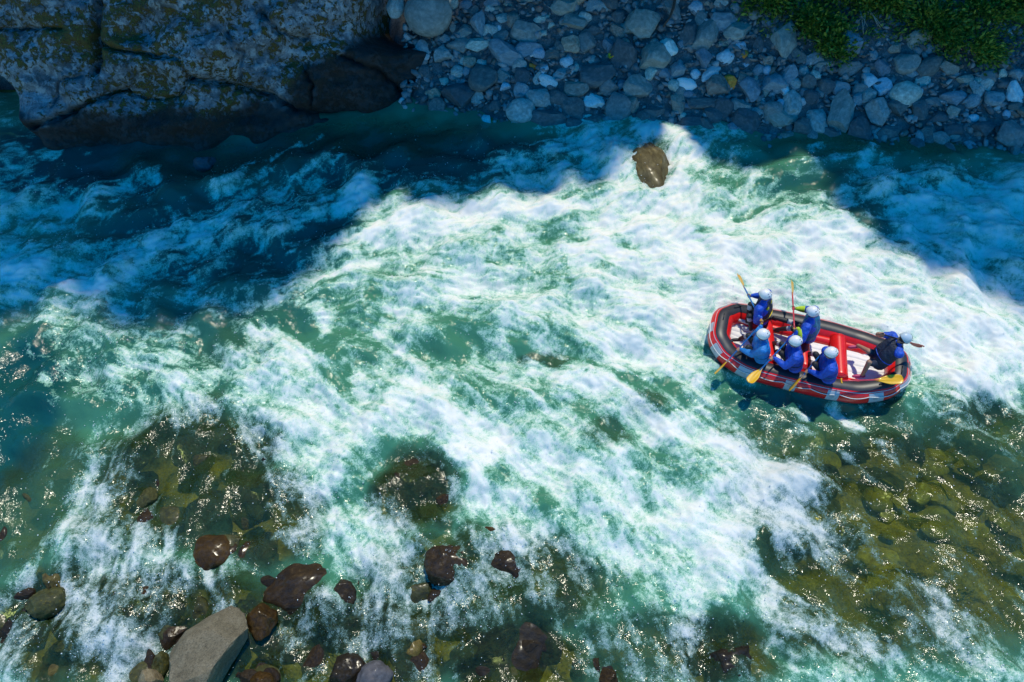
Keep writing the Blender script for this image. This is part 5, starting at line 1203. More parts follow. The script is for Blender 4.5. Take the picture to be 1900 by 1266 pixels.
# ---------------------------------------------------------------- mossy cliff at the upper left
CS = R(CLIFF_SLOPE_DEG)
CNRM = np.array([0, -math.sin(CS), math.cos(CS)])
cx = np.linspace(-20.0, -1.6, 520)
cv = np.linspace(-0.9, 6.2, 230)
CX, CV = np.meshgrid(cx, cv)
lump = 0.42 * fbm(CX * 0.42, CV * 0.55, 150, 4)
stepx = CX + 0.5 * CV
fac = pn(stepx * 0.8, (CV - 0.35 * CX) * 1.1, 155)
ledge = 0.10 * np.tanh(fac * 4)
grain = 0.022 * fbm(CX * 3.2, CV * 3.2, 160, 5, 0.6)
D = lump + ledge + grain
for pts, w in CLIFF_CRACKS:
    d = np.full(CX.shape, 1e9)
    side = np.zeros(CX.shape)
    jx = CX + 0.05 * pn(CX * 5, CV * 5, 170)
    jv = CV + 0.05 * pn(CX * 5, CV * 5, 171)
    for (ax, av), (b0, b1) in zip(pts[:-1], pts[1:]):
        vx, vy = b0 - ax, b1 - av
        tt = np.clip(((jx - ax) * vx + (jv - av) * vy) / (vx * vx + vy * vy + 1e-9), 0, 1)
        d = np.minimum(d, np.hypot(jx - ax - vx * tt, jv - av - vy * tt))
    D = D - 5.0 * w * np.exp(-(d / w) ** 2) - 1.2 * w * np.exp(-(d / (3.5 * w)) ** 2)
# left edge: the rock ends over a dark cleft; right edge: it sinks behind the stony bank
lx = np.interp(CV, [p[1] for p in sorted(CLIFF_LEFT, key=lambda p: p[1])], [p[0] for p in sorted(CLIFF_LEFT, key=lambda p: p[1])])
top = max(p[1] for p in CLIFF_LEFT)
D = D - 2.6 * sstep(0.10, -0.55, CX - lx) * sstep(top + 0.5, top - 0.1, CV)
D = D - 2.4 * sstep(-4.7, -3.4, CX) * sstep(1.5, 2.3, CV)
D = D - 0.7 * sstep(-4.2, -2.4, CX) - 3.0 * sstep(-2.3, -1.7, CX) - 0.6 * sstep(-3.6, -5.0, CX) * 0
D = D - 0.15 * sstep(0.6, -0.4, CV)
YC = np.interp(CX, wlx, wly)
CXX = CX
CYY = YC + CV * math.cos(CS) + CNRM[1] * D
CZZ = CV * math.sin(CS) + CNRM[2] * D
roll = sstep(4.6, 6.2, CV)
CYY = CYY + 1.5 * roll
CZZ = CZZ - 0.5 * roll
cme = mesh_np('mossy_cliff', np.stack([CXX, CYY, CZZ], -1).reshape(-1, 3), grid_faces(520, 230))
attr(cme, 'wetline', sstep(1.25, 0.65, CV - 1.2 * sstep(-7.0, -4.0, CX) + 0.45 * fbm(CX * 0.8, CV * 0.8, 180, 4)) * 0.93)


def cliff_mat():
    t = NT('mossy_cliff')
    pos = t.n('ShaderNodeNewGeometry').outputs['Position']
    n1 = t.noise(pos, 1.1, 7, 0.62, 0.5)
    n2 = t.noise(pos, 4.2, 7, 0.66, 0.5)
    n3 = t.noise(pos, 5.0, 7, 0.76, 0.4)
    n4 = t.noise(pos, 22, 4, 0.6)
    base = t.ramp(n1, [(0.34, (0.055, 0.07, 0.075)), (0.5, (0.165, 0.20, 0.22)), (0.66, (0.32, 0.38, 0.40))])
    base = t.mix(0.7, base, t.mix(1.0, base, t.ramp(n4, [(0.3, 0.45), (0.55, 1.0), (0.75, 1.5)]), 'MULTIPLY'))
    lich = t.ramp(n2, [(0.50, 0.0), (0.60, 1.0)])
    base = t.mix(t.math('MULTIPLY', lich, 0.55), base, (0.42, 0.48, 0.48))
    big = t.noise(pos, 0.55, 3, 0.5)
    mk = t.math('ADD', n3, t.math('MULTIPLY', t.math('SUBTRACT', big, 0.5), 0.55))
    moss = t.ramp(mk, [(0.51, 0.0), (0.54, 1.0)])
    mc = t.ramp(n4, [(0.3, (0.045, 0.028, 0.006)), (0.5, (0.095, 0.062, 0.010)), (0.66, (0.085, 0.105, 0.016)), (0.78, (0.20, 0.21, 0.02))])
    base = t.mix(moss, base, mc)
    base = t.mix(t.at('wetline'), base, (0.016, 0.013, 0.010))
    p = t.n('ShaderNodeBsdfPrincipled')
    t.l(base, p.inputs['Base Color'])
    p.inputs['Roughness'].default_value = 0.85
    hh = t.math('ADD', t.math('MULTIPLY', n2, 0.8), t.math('ADD', t.math('MULTIPLY', moss, 0.5), t.math('MULTIPLY', n4, 0.5)))
    t.l(t.bump(hh, 0.9, 0.06), p.inputs['Normal'])
    t.l(p.outputs[0], t.out.inputs[0])
    return t.m


cliff = link('mossy_cliff', cme, cliff_mat())
tag(cliff, 'huge cracked grey cliff rock blotched with brown moss and pale lichen', 'cliff')


# ---------------------------------------------------------------- the raft
M_RED = paint('raft_red', (0.80, 0.014, 0.014), 0.32, 0.08, 0.05, 12, coat=0.25)
M_BLACK = paint('raft_black', (0.028, 0.030, 0.040), 0.42, 0.15, 0.05, 14)
M_GREY = paint('raft_grey', (0.42, 0.47, 0.52), 0.4, 0.08, 0.05, 14)
M_RIM = paint('raft_rim', (0.50, 0.54, 0.57), 0.45, 0.08)
M_WHITE = paint('raft_floor_white', (0.80, 0.80, 0.80), 0.5, 0.06, 0.1, 8)
M_ROPE = paint('rope_white', (0.75, 0.74, 0.70), 0.8, 0.1)
M_STEEL = paint('steel', (0.35, 0.36, 0.38), 0.3, 0.1)

raft = empty('raft', (RAFT[0], RAFT[1], 0.0), R(RAFT[2]))
tag(raft, 'red and black inflatable raft with grey patches carrying six people', 'raft')
TR_ = 0.25
PATCHES = [(1.93, 0.10, 8), (1.80, 0.46, 8), (1.22, 0.74, 10), (0.25, 0.77, 9), (-0.62, 0.76, 9), (-1.45, 0.60, 10), (-1.90, 0.28, 8),
           (1.80, -0.46, 8), (1.22, -0.74, 10), (0.25, -0.77, 9), (-0.62, -0.76, 9), (-1.45, -0.60, 10), (-1.90, -0.28, 8)]
RAFT_PLAN = [(1.20, 0.735), (1.66, 0.60), (1.93, 0.30), (1.93, -0.30), (1.66, -0.60), (1.20, -0.735), (0.4, -0.77), (-0.5, -0.77),
             (-1.18, -0.70), (-1.68, -0.52), (-1.93, -0.26), (-1.93, 0.26), (-1.68, 0.52), (-1.18, 0.70), (-0.5, 0.77), (0.4, 0.77)]


def plan_path(n=320):
    """closed centre line of the tube: straight panels with short bends"""
    P = [Vector((a, b, 0)) for a, b in RAFT_PLAN]
    pts = []
    m = len(P)
    for i in range(m):
        p0, p1, p2 = P[i - 1], P[i], P[(i + 1) % m]
        a = p1.lerp(p0, 0.24)
        b = p1.lerp(p2, 0.24)
        for k in range(7):
            t = k / 6
            pts.append((a * (1 - t) + p1 * t) * (1 - t) + (p1 * (1 - t) + b * t) * t)
    # even resample
    L = [0]
    q = pts + [pts[0]]
    for a, b in zip(q[:-1], q[1:]):
        L.append(L[-1] + (b - a).length)
    out = []
    for k in range(n):
        s = L[-1] * k / n
        i = max(j for j in range(len(L)) if L[j] <= s)
        i = min(i, len(q) - 2)
        out.append(q[i].lerp(q[i + 1], (s - L[i]) / max(1e-9, L[i + 1] - L[i])))
    for p in out:
        u = abs(p.x)
        p.z = 0.18 + 0.20 * max(0, (u - 1.0) / 0.95) ** 1.7
    return out, L[-1]


PATH, PLEN = plan_path()
NP = len(PATH)


def frames(P, closed=True):
    fr = []
    for i in range(len(P)):
        a = P[i - 1] if closed or i > 0 else P[i]
        b = P[(i + 1) % len(P)] if closed or i < len(P) - 1 else P[i]
        t = (b - a).normalized()
        out = Vector((t.y, -t.x, 0)).normalized()
        upv = out.cross(t).normalized()
        if upv.z < 0:
            upv = -upv
        fr.append((t, out, upv))
    return fr


FR = frames(PATH)
# make "out" point away from the middle of the raft
FR = [(t, o if o.dot(Vector((p.x, p.y, 0))) > 0 else -o, u) for (t, o, u), p in zip(FR, PATH)]


def tube_shell(name, i0, i1, a0, a1, r, na, mat, parent, closed=False, rfun=None):
    """patch of the main tube between path steps i0..i1 and angles a0..a1 (0 = outwards, 90 = up)"""
    full = abs(a1 - a0) >= 359.9
    idx = list(range(i0, i1 + (0 if closed else 1)))
    angs = [a0 + (a1 - a0) * k / na for k in range(na if full else na + 1)]
    V, Fc = [], []
    for i in idx:
        p = PATH[i % NP]
        t, o, u = FR[i % NP]
        for a in angs:
            rr = r if rfun is None else rfun(i, r)
            V.append(p + (o * math.cos(R(a)) + u * math.sin(R(a))) * rr)
    m = len(angs)
    rows = len(idx)
    for r0 in range(rows if closed else rows - 1):
        r1 = (r0 + 1) % rows
        for k in range(m if full else m - 1):
            k1 = (k + 1) % m
            Fc.append((r0 * m + k, r1 * m + k, r1 * m + k1, r0 * m + k1))
    return link(name, mesh(name, V, Fc), mat, parent)


def seam(i, r):
    return r * (1 - 0.012 * (0.5 + 0.5 * math.cos(2 * math.pi * i / 20.0)) ** 8)


tube = tube_shell('main_tube', 0, NP, 0, 360, TR_, 32, M_RED, raft, closed=True, rfun=seam)
tube_shell('wear_strip', 0, NP, 62, 120, TR_ + 0.005, 10, M_BLACK, tube, closed=True)
tube_shell('rubbing_strake', 0, NP, -62, -28, TR_ + 0.006, 6, M_RIM, tube, closed=True)
tube_shell('pinstripe', 0, NP, 50, 53, TR_ + 0.006, 1, M_RIM, tube, closed=True)
# grey patches on the outer side, each at its measured place along the tube
for u0, v0, w in PATCHES:
    q = min(range(NP), key=lambda k: (PATH[k].x - u0) ** 2 + (PATH[k].y - v0) ** 2)
    tube_shell('patch', q - w // 2, q + w // 2, -22, 46, TR_ + 0.0045, 8, M_GREY, tube)
    tube_shell('strap_pad', q - 1, q + 2, 8, 20, TR_ + 0.010, 3, M_STEEL, tube)


def sweep(name, pts, r, mat, parent, na=8, closed=False):
    V, Fc = [], []
    n = len(pts)
    rad = r if callable(r) else (lambda i: r)
    prev = None
    for i, p in enumerate(pts):
        a = pts[i - 1] if (closed or i) else pts[i]
        b = pts[(i + 1) % n] if (closed or i < n - 1) else pts[i]
        t = (b - a).normalized()
        ref = Vector((0, 0, 1)) if abs(t.z) < 0.9 else Vector((1, 0, 0))
        x = t.cross(ref).normalized()
        y = x.cross(t).normalized()
        for k in range(na):
            g = 2 * math.pi * k / na
            V.append(p + (x * math.cos(g) + y * math.sin(g)) * rad(i))
    for i in range(n if closed else n - 1):
        j = (i + 1) % n
        for k in range(na):
            k1 = (k + 1) % na
            Fc.append((i * na + k, i * na + k1, j * na + k1, j * na + k))
    if not closed:
        Fc.append(tuple(range(na))[::-1])
        Fc.append(tuple((n - 1) * na + k for k in range(na)))
    return link(name, mesh(name, V, Fc), mat, parent)


# grab line slung from pad to pad
gl_pts = []
for i in range(0, NP, 2):
    t, o, u = FR[i]
    a = R(32 - 10 * abs(math.sin(math.pi * i / 20.0)))
    gl_pts.append(PATH[i] + (o * math.cos(a) + u * math.sin(a)) * (TR_ + 0.018))
sweep('grab_line', gl_pts, 0.010, M_ROPE, raft, 6, True)


def bolster(name, a, b, r, mat, parent, seg=26, na=24, ribs=0):
    """inflated cross tube with domed ends"""
    pts = [a.lerp(b, k / seg) for k in range(seg + 1)]
    L = (b - a).length

    def rad(i):
        s = min(i, seg - i) / seg * L
        e = 0.5 * r
        q = 1.0 if s > e else math.sqrt(max(0.02, 1 - (1 - s / e) ** 2))
        return r * max(0.28, q)
    return sweep(name, pts, rad, mat, parent, na)


for u, sk in ((-0.70, 0.06), (0.10, 0.10), (0.88, 0.12)):
    th = bolster('thwart', Vector((u - sk, 0.60, 0.34)), Vector((u + sk, -0.60, 0.34)), 0.165, M_RED, raft)
    for v in (0.52, -0.52):
        uu = u - sk * v / 0.6
        sweep('thwart_band', [Vector((uu, v - 0.012, 0.34)), Vector((uu, v + 0.012, 0.34))], 0.168, M_RED, th, 24)
# lower side chambers inside the tube
for s in (1, -1):
    pts = [Vector((u, s * (0.50 - 0.05 * max(0, abs(u) - 0.9)), 0.18)) for u in np.linspace(-1.5, 1.45, 24)]
    sweep('side_chamber', pts, 0.11, M_RED, raft, 16)
# self-bailing floor with lengthwise ribs
fu = np.linspace(-1.72, 1.72, 60)
fvv = np.linspace(-0.60, 0.60, 73)
V, Fc = [], []
for u in fu:
    hw = min(0.60, 0.60 - 0.30 * max(0, (abs(u) - 1.15) / 0.57))
    for v in fvv:
        rib = abs(math.sin(math.pi * (v + 0.60) / 0.2))
        V.append((u, v * hw / 0.60, 0.165 + 0.035 * math.sqrt(rib) + 0.16 * max(0, (abs(u) - 1.1) / 0.7) ** 2))
nf = len(fvv)
for i in range(len(fu) - 1):
    for k in range(nf - 1):
        Fc.append((i * nf + k, (i + 1) * nf + k, (i + 1) * nf + k + 1, i * nf + k + 1))
link('floor', mesh('floor', V, Fc), M_WHITE, raft)
# lacing holes strip, valves, handles
for i in (30, 150, 190, 290):
    t, o, u = FR[i]
    p = PATH[i] + (-o * math.sin(R(38)) + u * math.cos(R(38))) * (TR_ + 0.012)
    sweep('valve', [p - u * 0.02, p + u * 0.012], 0.035, M_BLACK, raft, 12)
for i in (52, 68, 212, 228):
    t, o, u = FR[i]
    base = PATH[i]
    pts = []
    for k in range(9):
        a = math.pi * k / 8
        pts.append(base + t * (0.10 * math.cos(a)) + u * (TR_ + 0.004 + 0.05 * math.sin(a)))
    sweep('handle', pts, 0.012, M_BLACK, raft, 6)


# ---------------------------------------------------------------- people and paddles
M_SKIN = paint('skin', (0.42, 0.22, 0.14), 0.55, 0.08)
M_HAIR = paint('dark_hair', (0.02, 0.015, 0.012), 0.6)
M_NEO = paint('black_neoprene', (0.018, 0.019, 0.024), 0.6, 0.2, 0.2, 40)
M_HELM = paint('helmet_white', (0.84, 0.82, 0.82), 0.28, 0.03, coat=0.4)
M_HELM2 = paint('helmet_pale_blue', (0.50, 0.60, 0.68), 0.3, 0.03, coat=0.4)
CLOTH = {
    'blue': paint('jacket_blue', (0.010, 0.085, 0.55), 0.55, 0.25, 0.9, 13),
    'royal': paint('vest_royal', (0.008, 0.045, 0.33), 0.6, 0.3, 0.9, 13),
    'azure': paint('jacket_azure', (0.012, 0.20, 0.58), 0.55, 0.2, 0.9, 13),
    'teal': paint('vest_teal', (0.010, 0.16, 0.30), 0.6, 0.25, 0.9, 13),
    'lime': paint('sleeve_lime', (0.45, 0.62, 0.02), 0.6, 0.15, 0.3, 22),
    'navy': paint('vest_navy', (0.012, 0.022, 0.05), 0.6, 0.25, 0.9, 13),
    'shorts': paint('shorts_navy', (0.022, 0.03, 0.06), 0.7, 0.25, 0.9, 13),
    'pink': paint('shoe_pink', (0.45, 0.03, 0.12), 0.5, 0.2),
    'yellow': paint('yellow_trim', (0.75, 0.55, 0.02), 0.5, 0.1),
    'black': M_NEO,
    'grey': paint('grey_trim', (0.5, 0.5, 0.52), 0.6),
}
M_SH_BLUE = paint('paddle_shaft_blue', (0.012, 0.17, 0.50), 0.35, 0.06)
M_SH_PINK = paint('paddle_shaft_red', (0.60, 0.05, 0.08), 0.35, 0.06)
M_SH_BLACK = paint('paddle_shaft_black', (0.02, 0.02, 0.025), 0.35, 0.06)
M_BLADE = paint('paddle_blade_yellow', (0.80, 0.42, 0.005), 0.35, 0.05, coat=0.2)
M_BLADE_R = paint('paddle_blade_red', (0.62, 0.03, 0.04), 0.35, 0.05)


def sphere_mesh(bm, c, r, sub=2):
    m = Matrix.Translation(c) @ Matrix.Diagonal((r, r, r, 1))
    bmesh.ops.create_icosphere(bm, subdivisions=sub, radius=1.0, matrix=m)


def capsule(bm, a, b, ra, rb, na=14):
    """rounded cone between two points, as overlapping closed solids (the remesh welds them)"""
    sphere_mesh(bm, a, ra)
    sphere_mesh(bm, b, rb)
    d = b - a
    L = d.length
    if L < 1e-5:
        return
    q = d.to_track_quat('Z', 'Y').to_matrix().to_4x4()
    q.translation = (a + b) / 2
    bmesh.ops.create_cone(bm, cap_ends=True, segments=na, radius1=ra, radius2=rb, depth=L, matrix=q)


def weld(name, caps, mats, voxel, parent, smooth=3):
    """one continuous skin over all capsules; every face takes the material of the nearest one"""
    bm = bmesh.new()
    for a, b, ra, rb, mi in caps:
        capsule(bm, a, b, ra, rb)
    me = bpy.data.meshes.new(name + '_src')
    bm.to_mesh(me)
    bm.free()
    o = bpy.data.objects.new(name, me)
    col.objects.link(o)
    rm = o.modifiers.new('weld', 'REMESH')
    rm.mode = 'VOXEL'
    rm.voxel_size = voxel
    sm = o.modifiers.new('soft', 'SMOOTH')
    sm.iterations = smooth
    sm.factor = 0.5
    dg = bpy.context.evaluated_depsgraph_get()
    res = bpy.data.meshes.new_from_object(o.evaluated_get(dg))
    o.modifiers.clear()
    o.data = res
    res.name = name
    bpy.data.meshes.remove(me)
    for m in mats:
        res.materials.append(m)
    n = len(res.polygons)
    c = np.zeros(n * 3, dtype=np.float32)
    res.polygons.foreach_get('center', c)
    c = c.reshape(-1, 3)
    best = np.full(n, 1e9)
    mi_ = np.zeros(n, dtype=np.int32)
    for a, b, ra, rb, mi in caps:
        a_, d = np.array(a), np.array(b - a)
        tt = np.clip(((c - a_) @ d) / (d @ d + 1e-9), 0, 1)
        dist = np.linalg.norm(c - a_ - tt[:, None] * d, axis=1) - (ra + (rb - ra) * tt)
        w = dist < best
        best[w] = dist[w]
        mi_[w] = mi
    res.polygons.foreach_set('material_index', mi_)
    res.shade_smooth()
    if parent:
        o.parent = parent
    return o


def ik(a, b, l1, l2, pole):
    d = b - a
    D = d.length
    if D > (l1 + l2) * 0.995:
        b = a + d * ((l1 + l2) * 0.995 / D)
        d = b - a
        D = d.length
    D = max(D, abs(l1 - l2) + 0.01)
    n = d.normalized()
    p = pole - n * pole.dot(n)
    p = p.normalized() if p.length > 1e-4 else Vector((0, 0, -1))
    x = (l1 * l1 - l2 * l2 + D * D) / (2 * D)
    h = math.sqrt(max(0, l1 * l1 - x * x))
    return a + n * x + p * h, b


def hand(caps, wrist, at_, axis, back, mi, rs_=0.017):
    """palm and five fingers closed round a bar through at_ along axis; back = side the palm comes from"""
    axis = axis.normalized()
    back = (back - axis * back.dot(axis)).normalized()
    side = axis.cross(back).normalized()
    palm = at_ + back * (rs_ + 0.016)
    caps.append((wrist, palm, 0.026, 0.024, mi))
    for k, (off, ln) in enumerate(((0.034, 0.95), (0.012, 1.08), (-0.011, 1.0), (-0.033, 0.8))):
        rr = rs_ + 0.009
        prev = palm + axis * off + side * 0.012
        for j, g in enumerate((50, 120, 195)):
            g2 = R(g * ln)
            q = at_ + axis * off + (back * math.cos(g2) + side * math.sin(g2)) * rr
            caps.append((prev, q, 0.0105 - 0.001 * j, 0.0095 - 0.001 * j, mi))
            prev = q
        caps.append((palm, palm + axis * off + side * 0.012, 0.017, 0.0125, mi))
    th0 = palm + axis * 0.028 - side * 0.012
    th1 = at_ + axis * 0.048 + (back * math.cos(R(-70)) + side * math.sin(R(-70))) * (rs_ + 0.012)
    th2 = at_ + axis * 0.040 + (back * math.cos(R(-140)) + side * math.sin(R(-140))) * (rs_ + 0.011)
    caps.append((th0, th1, 0.013, 0.0115, mi))
    caps.append((th1, th2, 0.0115, 0.0095, mi))


def helmet(parent, c, upv, fwd, mat, name='helmet'):
    upv = upv.normalized()
    fwd = (fwd - upv * fwd.dot(upv)).normalized()
    rt = fwd.cross(upv)
    V, Fc = [], []
    nr, na = 14, 32
    ax, ay, az = 0.142, 0.122, 0.130

    def ring(s, th, a):
        sa, ca = math.sin(th), math.cos(th)
        return c + (fwd * (ax * sa * math.cos(a)) + rt * (ay * sa * math.sin(a)) + upv * (az * ca)) * s
    V.append(c + upv * az)
    for i in range(1, nr + 1):
        for k in range(na):
            a = 2 * math.pi * k / na
            # lower at the back and over the ears, higher over the brow
            end = R(97 + 16 * max(0, -math.cos(a)) + 12 * abs(math.sin(a)) ** 3 - 10 * max(0, math.cos(a)))
            th = end * i / nr
            bulge = 1.0 + 0.018 * math.cos(4 * a) * math.sin(th) ** 2
            V.append(ring(bulge, th, a))
    for k in range(na):
        Fc.append((0, 1 + k, 1 + (k + 1) % na))
    for i in range(nr - 1):
        for k in range(na):
            k1 = (k + 1) % na
            Fc.append((1 + i * na + k, 1 + (i + 1) * na + k, 1 + (i + 1) * na + k1, 1 + i * na + k1))
    # turned-in lip
    b0 = 1 + (nr - 1) * na
    n0 = len(V)
    for k in range(na):
        V.append(c + (V[b0 + k] - c) * 0.90)
    for k in range(na):
        k1 = (k + 1) % na
        Fc.append((b0 + k, n0 + k, n0 + k1, b0 + k1))
    h = link(name, mesh(name, V, Fc), mat, parent)
    rim = [V[b0 + k] + upv * 0.004 for k in range(na)]
    sweep('helmet_rim', rim, 0.007, M_NEO, h, 6, True)
    st = []
    for k in range(13):
        a = math.pi * k / 12
        st.append(c + rt * (0.112 * math.cos(a)) - upv * (0.02 + 0.125 * math.sin(a)) + fwd * 0.03)
    sweep('chin_strap', st, 0.007, M_NEO, h, 6)
    for a in (-35, 0, 35):
        for th in (42, 68):
            p = ring(1.015, R(th), R(180 + a))
            nrm = (p - c).normalized()
            tg = nrm.cross(rt).normalized() if a == 0 else nrm.cross(upv).normalized()
            sweep('vent', [p - tg * 0.014, p + tg * 0.014], 0.006, M_NEO, h, 6)
    return h


def make_person(label, P, facing, grip, low, axis, outer, cl, feet, knees=None, hm=None, tgrip_axis=None, bare=False, vest='navy', side_sign=1):
    """outer = +1 if the lower hand is the person's right hand, -1 if the left"""
    hip, head = Vector(P['hip']), Vector(P['head'])
    root = empty('person', (hip.x, hip.y, hip.z - 0.12))
    tag(root, label, 'person', 'people in the raft')
    inv = -Vector(root.location)
    up = (head - hip).normalized()
    f = (facing - up * facing.dot(up)).normalized()
    rt = f.cross(up).normalized()
    mats = [M_SKIN, CLOTH[cl['torso']], CLOTH[cl['upper']], CLOTH[cl['fore']], CLOTH[cl['leg']], CLOTH[cl['shin']] if cl['shin'] != 'skin' else M_SKIN, CLOTH[cl['shoe']], M_HAIR, CLOTH['grey']]
    neck = head - up * 0.135
    chest = hip.lerp(neck, 0.66) + f * 0.015
    belly = hip.lerp(neck, 0.30)
    caps = []
    for s in (1, -1):
        caps.append((hip + rt * 0.085 * s, belly + rt * 0.085 * s, 0.160, 0.155, 1))
        caps.append((belly + rt * 0.085 * s, chest + rt * 0.105 * s, 0.155, 0.160, 1))
        caps.append((chest + rt * 0.105 * s, neck - up * 0.085 + rt * 0.11 * s, 0.160, 0.105, 1))
    sh = {}
    for s in (1, -1):
        sh[s] = neck - up * 0.085 + rt * 0.245 * s + f * 0.03
        caps.append((neck - up * 0.06 + rt * 0.05 * s, sh[s], 0.080, 0.100, 2))
    caps.append((neck - up * 0.07, head - up * 0.06, 0.056, 0.055, 0))
    # head with face
    hf = f
    caps.append((head + up * 0.015 - hf * 0.02, head + up * 0.02 + hf * 0.03, 0.098, 0.092, 7 if hm is M_HELM2 else 0))
    caps.append((head - up * 0.035 + hf * 0.02, head - up * 0.085 + hf * 0.052, 0.078, 0.046, 0))
    caps.append((head - up * 0.005 + hf * 0.105, head - up * 0.040 + hf * 0.122, 0.010, 0.015, 0))
    for s in (1, -1):
        caps.append((head - up * 0.01 + rt * 0.088 * s, head - up * 0.045 + rt * 0.085 * s, 0.016, 0.012, 0))
        caps.append((head + up * 0.012 + hf * 0.092 + rt * 0.034 * s, head + up * 0.012 + hf * 0.094 + rt * 0.030 * s, 0.010, 0.010, 7))
    caps.append((head - up * 0.068 + hf * 0.093 + rt * 0.02, head - up * 0.068 + hf * 0.093 - rt * 0.02, 0.0085, 0.0085, 0))
    # arms: the lower hand on the shaft, the upper hand on the grip
    for s, target, ax in ((outer, low, axis), (-outer, grip, tgrip_axis)):
        back = (sh[s] - target).normalized()
        wrist_t = target + back * 0.085
        pole = (-up * 0.75 + rt * s * 0.65 - f * 0.25)
        el, wr = ik(sh[s], wrist_t, 0.305, 0.27, pole)
        if (wr - wrist_t).length > 0.01:
            caps.append((wr, wrist_t, 0.030, 0.026, 0))
            wr = wrist_t
        if bare:
            q_ = sh[s].lerp(el, 0.5)
            caps.append((sh[s], q_, 0.088, 0.070, 2))
            caps.append((q_, el, 0.058, 0.050, 0))
        else:
            caps.append((sh[s], el, 0.102, 0.080, 2))
        mid_ = el.lerp(wr, 0.55)
        caps.append((el, mid_, 0.052 if bare else 0.079, 0.045 if bare else 0.066, 0 if bare else 3))
        caps.append((mid_, wr, 0.044 if bare else 0.065, 0.033 if bare else 0.044, 0 if bare else 3))
        hand(caps, wr, target, ax, back, 0)
    # legs
    for s, ft, kn in ((1, feet[0], knees[0] if knees else None), (-1, feet[1], knees[1] if knees else None)):
        hj = hip + rt * 0.095 * s - up * 0.02
        ankle = Vector(ft) + Vector((0, 0, 0.075))
        if kn is None:
            pole = Vector((0, 0, 1.0)) + f * 0.5 + rt * s * 0.25
            k_, ankle = ik(hj, ankle, 0.43, 0.42, pole)
        else:
            k_ = Vector(kn)
        if knees:
            caps.append((hj, hj.lerp(k_, 0.8), 0.102, 0.082, 4))
            caps.append((hj.lerp(k_, 0.8), k_, 0.066, 0.060, 5))
        else:
            caps.append((hj, k_, 0.098, 0.066, 4))
        if knees:
            midk = k_.lerp(ankle, 0.12)
            caps.append((k_, midk, 0.060, 0.057, 5))
            caps.append((midk, ankle, 0.055, 0.040, 5))
        else:
            caps.append((k_, k_.lerp(ankle, 0.25), 0.065, 0.062, 8))
            caps.append((k_.lerp(ankle, 0.25), ankle, 0.060, 0.044, 5))
        td = f.copy()
        td.z = 0
        td = (td.normalized() + Vector((0, 0, -0.15))).normalized()
        heel = ankle - Vector((0, 0, 0.045)) - td * 0.04
        caps.append((heel, heel + td * 0.16, 0.040, 0.040, 6))
        caps.append((heel + td * 0.16, heel + td * 0.215, 0.040, 0.030, 6))
        caps.append((ankle, heel, 0.040, 0.040, 6))
    caps = [(a + inv, b + inv, ra, rb, mi) for a, b, ra, rb, mi in caps]
    body = weld('body', caps, mats, 0.0085, root, 3)
    # buoyancy vest
    vc = []
    for s in (1, -1):
        vc.append((hip.lerp(neck, 0.16) + rt * 0.075 * s + f * 0.01, hip.lerp(neck, 0.45) + rt * 0.07 * s + f * 0.015, 0.182, 0.190, 0))
        vc.append((hip.lerp(neck, 0.45) + rt * 0.07 * s + f * 0.015, neck - up * 0.15 + rt * 0.085 * s + f * 0.02, 0.190, 0.150, 0))
        vc.append((neck - up * 0.15 + rt * 0.09 * s + f * 0.05, neck - up * 0.045 + rt * 0.105 * s - f * 0.005, 0.085, 0.066, 1))
        vc.append((neck - up * 0.045 + rt * 0.105 * s - f * 0.005, neck - up * 0.17 + rt * 0.10 * s - f * 0.06, 0.066, 0.085, 1))
    vm = [CLOTH[vest], CLOTH[cl.get('strap', vest)]]
    v = weld('life_vest', [(a + inv, b + inv, ra, rb, mi) for a, b, ra, rb, mi in vc], vm, 0.014, root, 4)
    wc = hip.lerp(neck, 0.30) + f * 0.012 + inv
    belt = []
    for k in range(28):
        a = 2 * math.pi * k / 28
        belt.append(wc + rt * (0.262 * math.cos(a)) + f * (0.192 * math.sin(a)))
    sweep('belt', belt, 0.011, CLOTH[cl.get('belt', 'black')], v, 6, True)
    helmet(root, head + inv + up * 0.030, up, hf, hm or M_HELM)
    return root


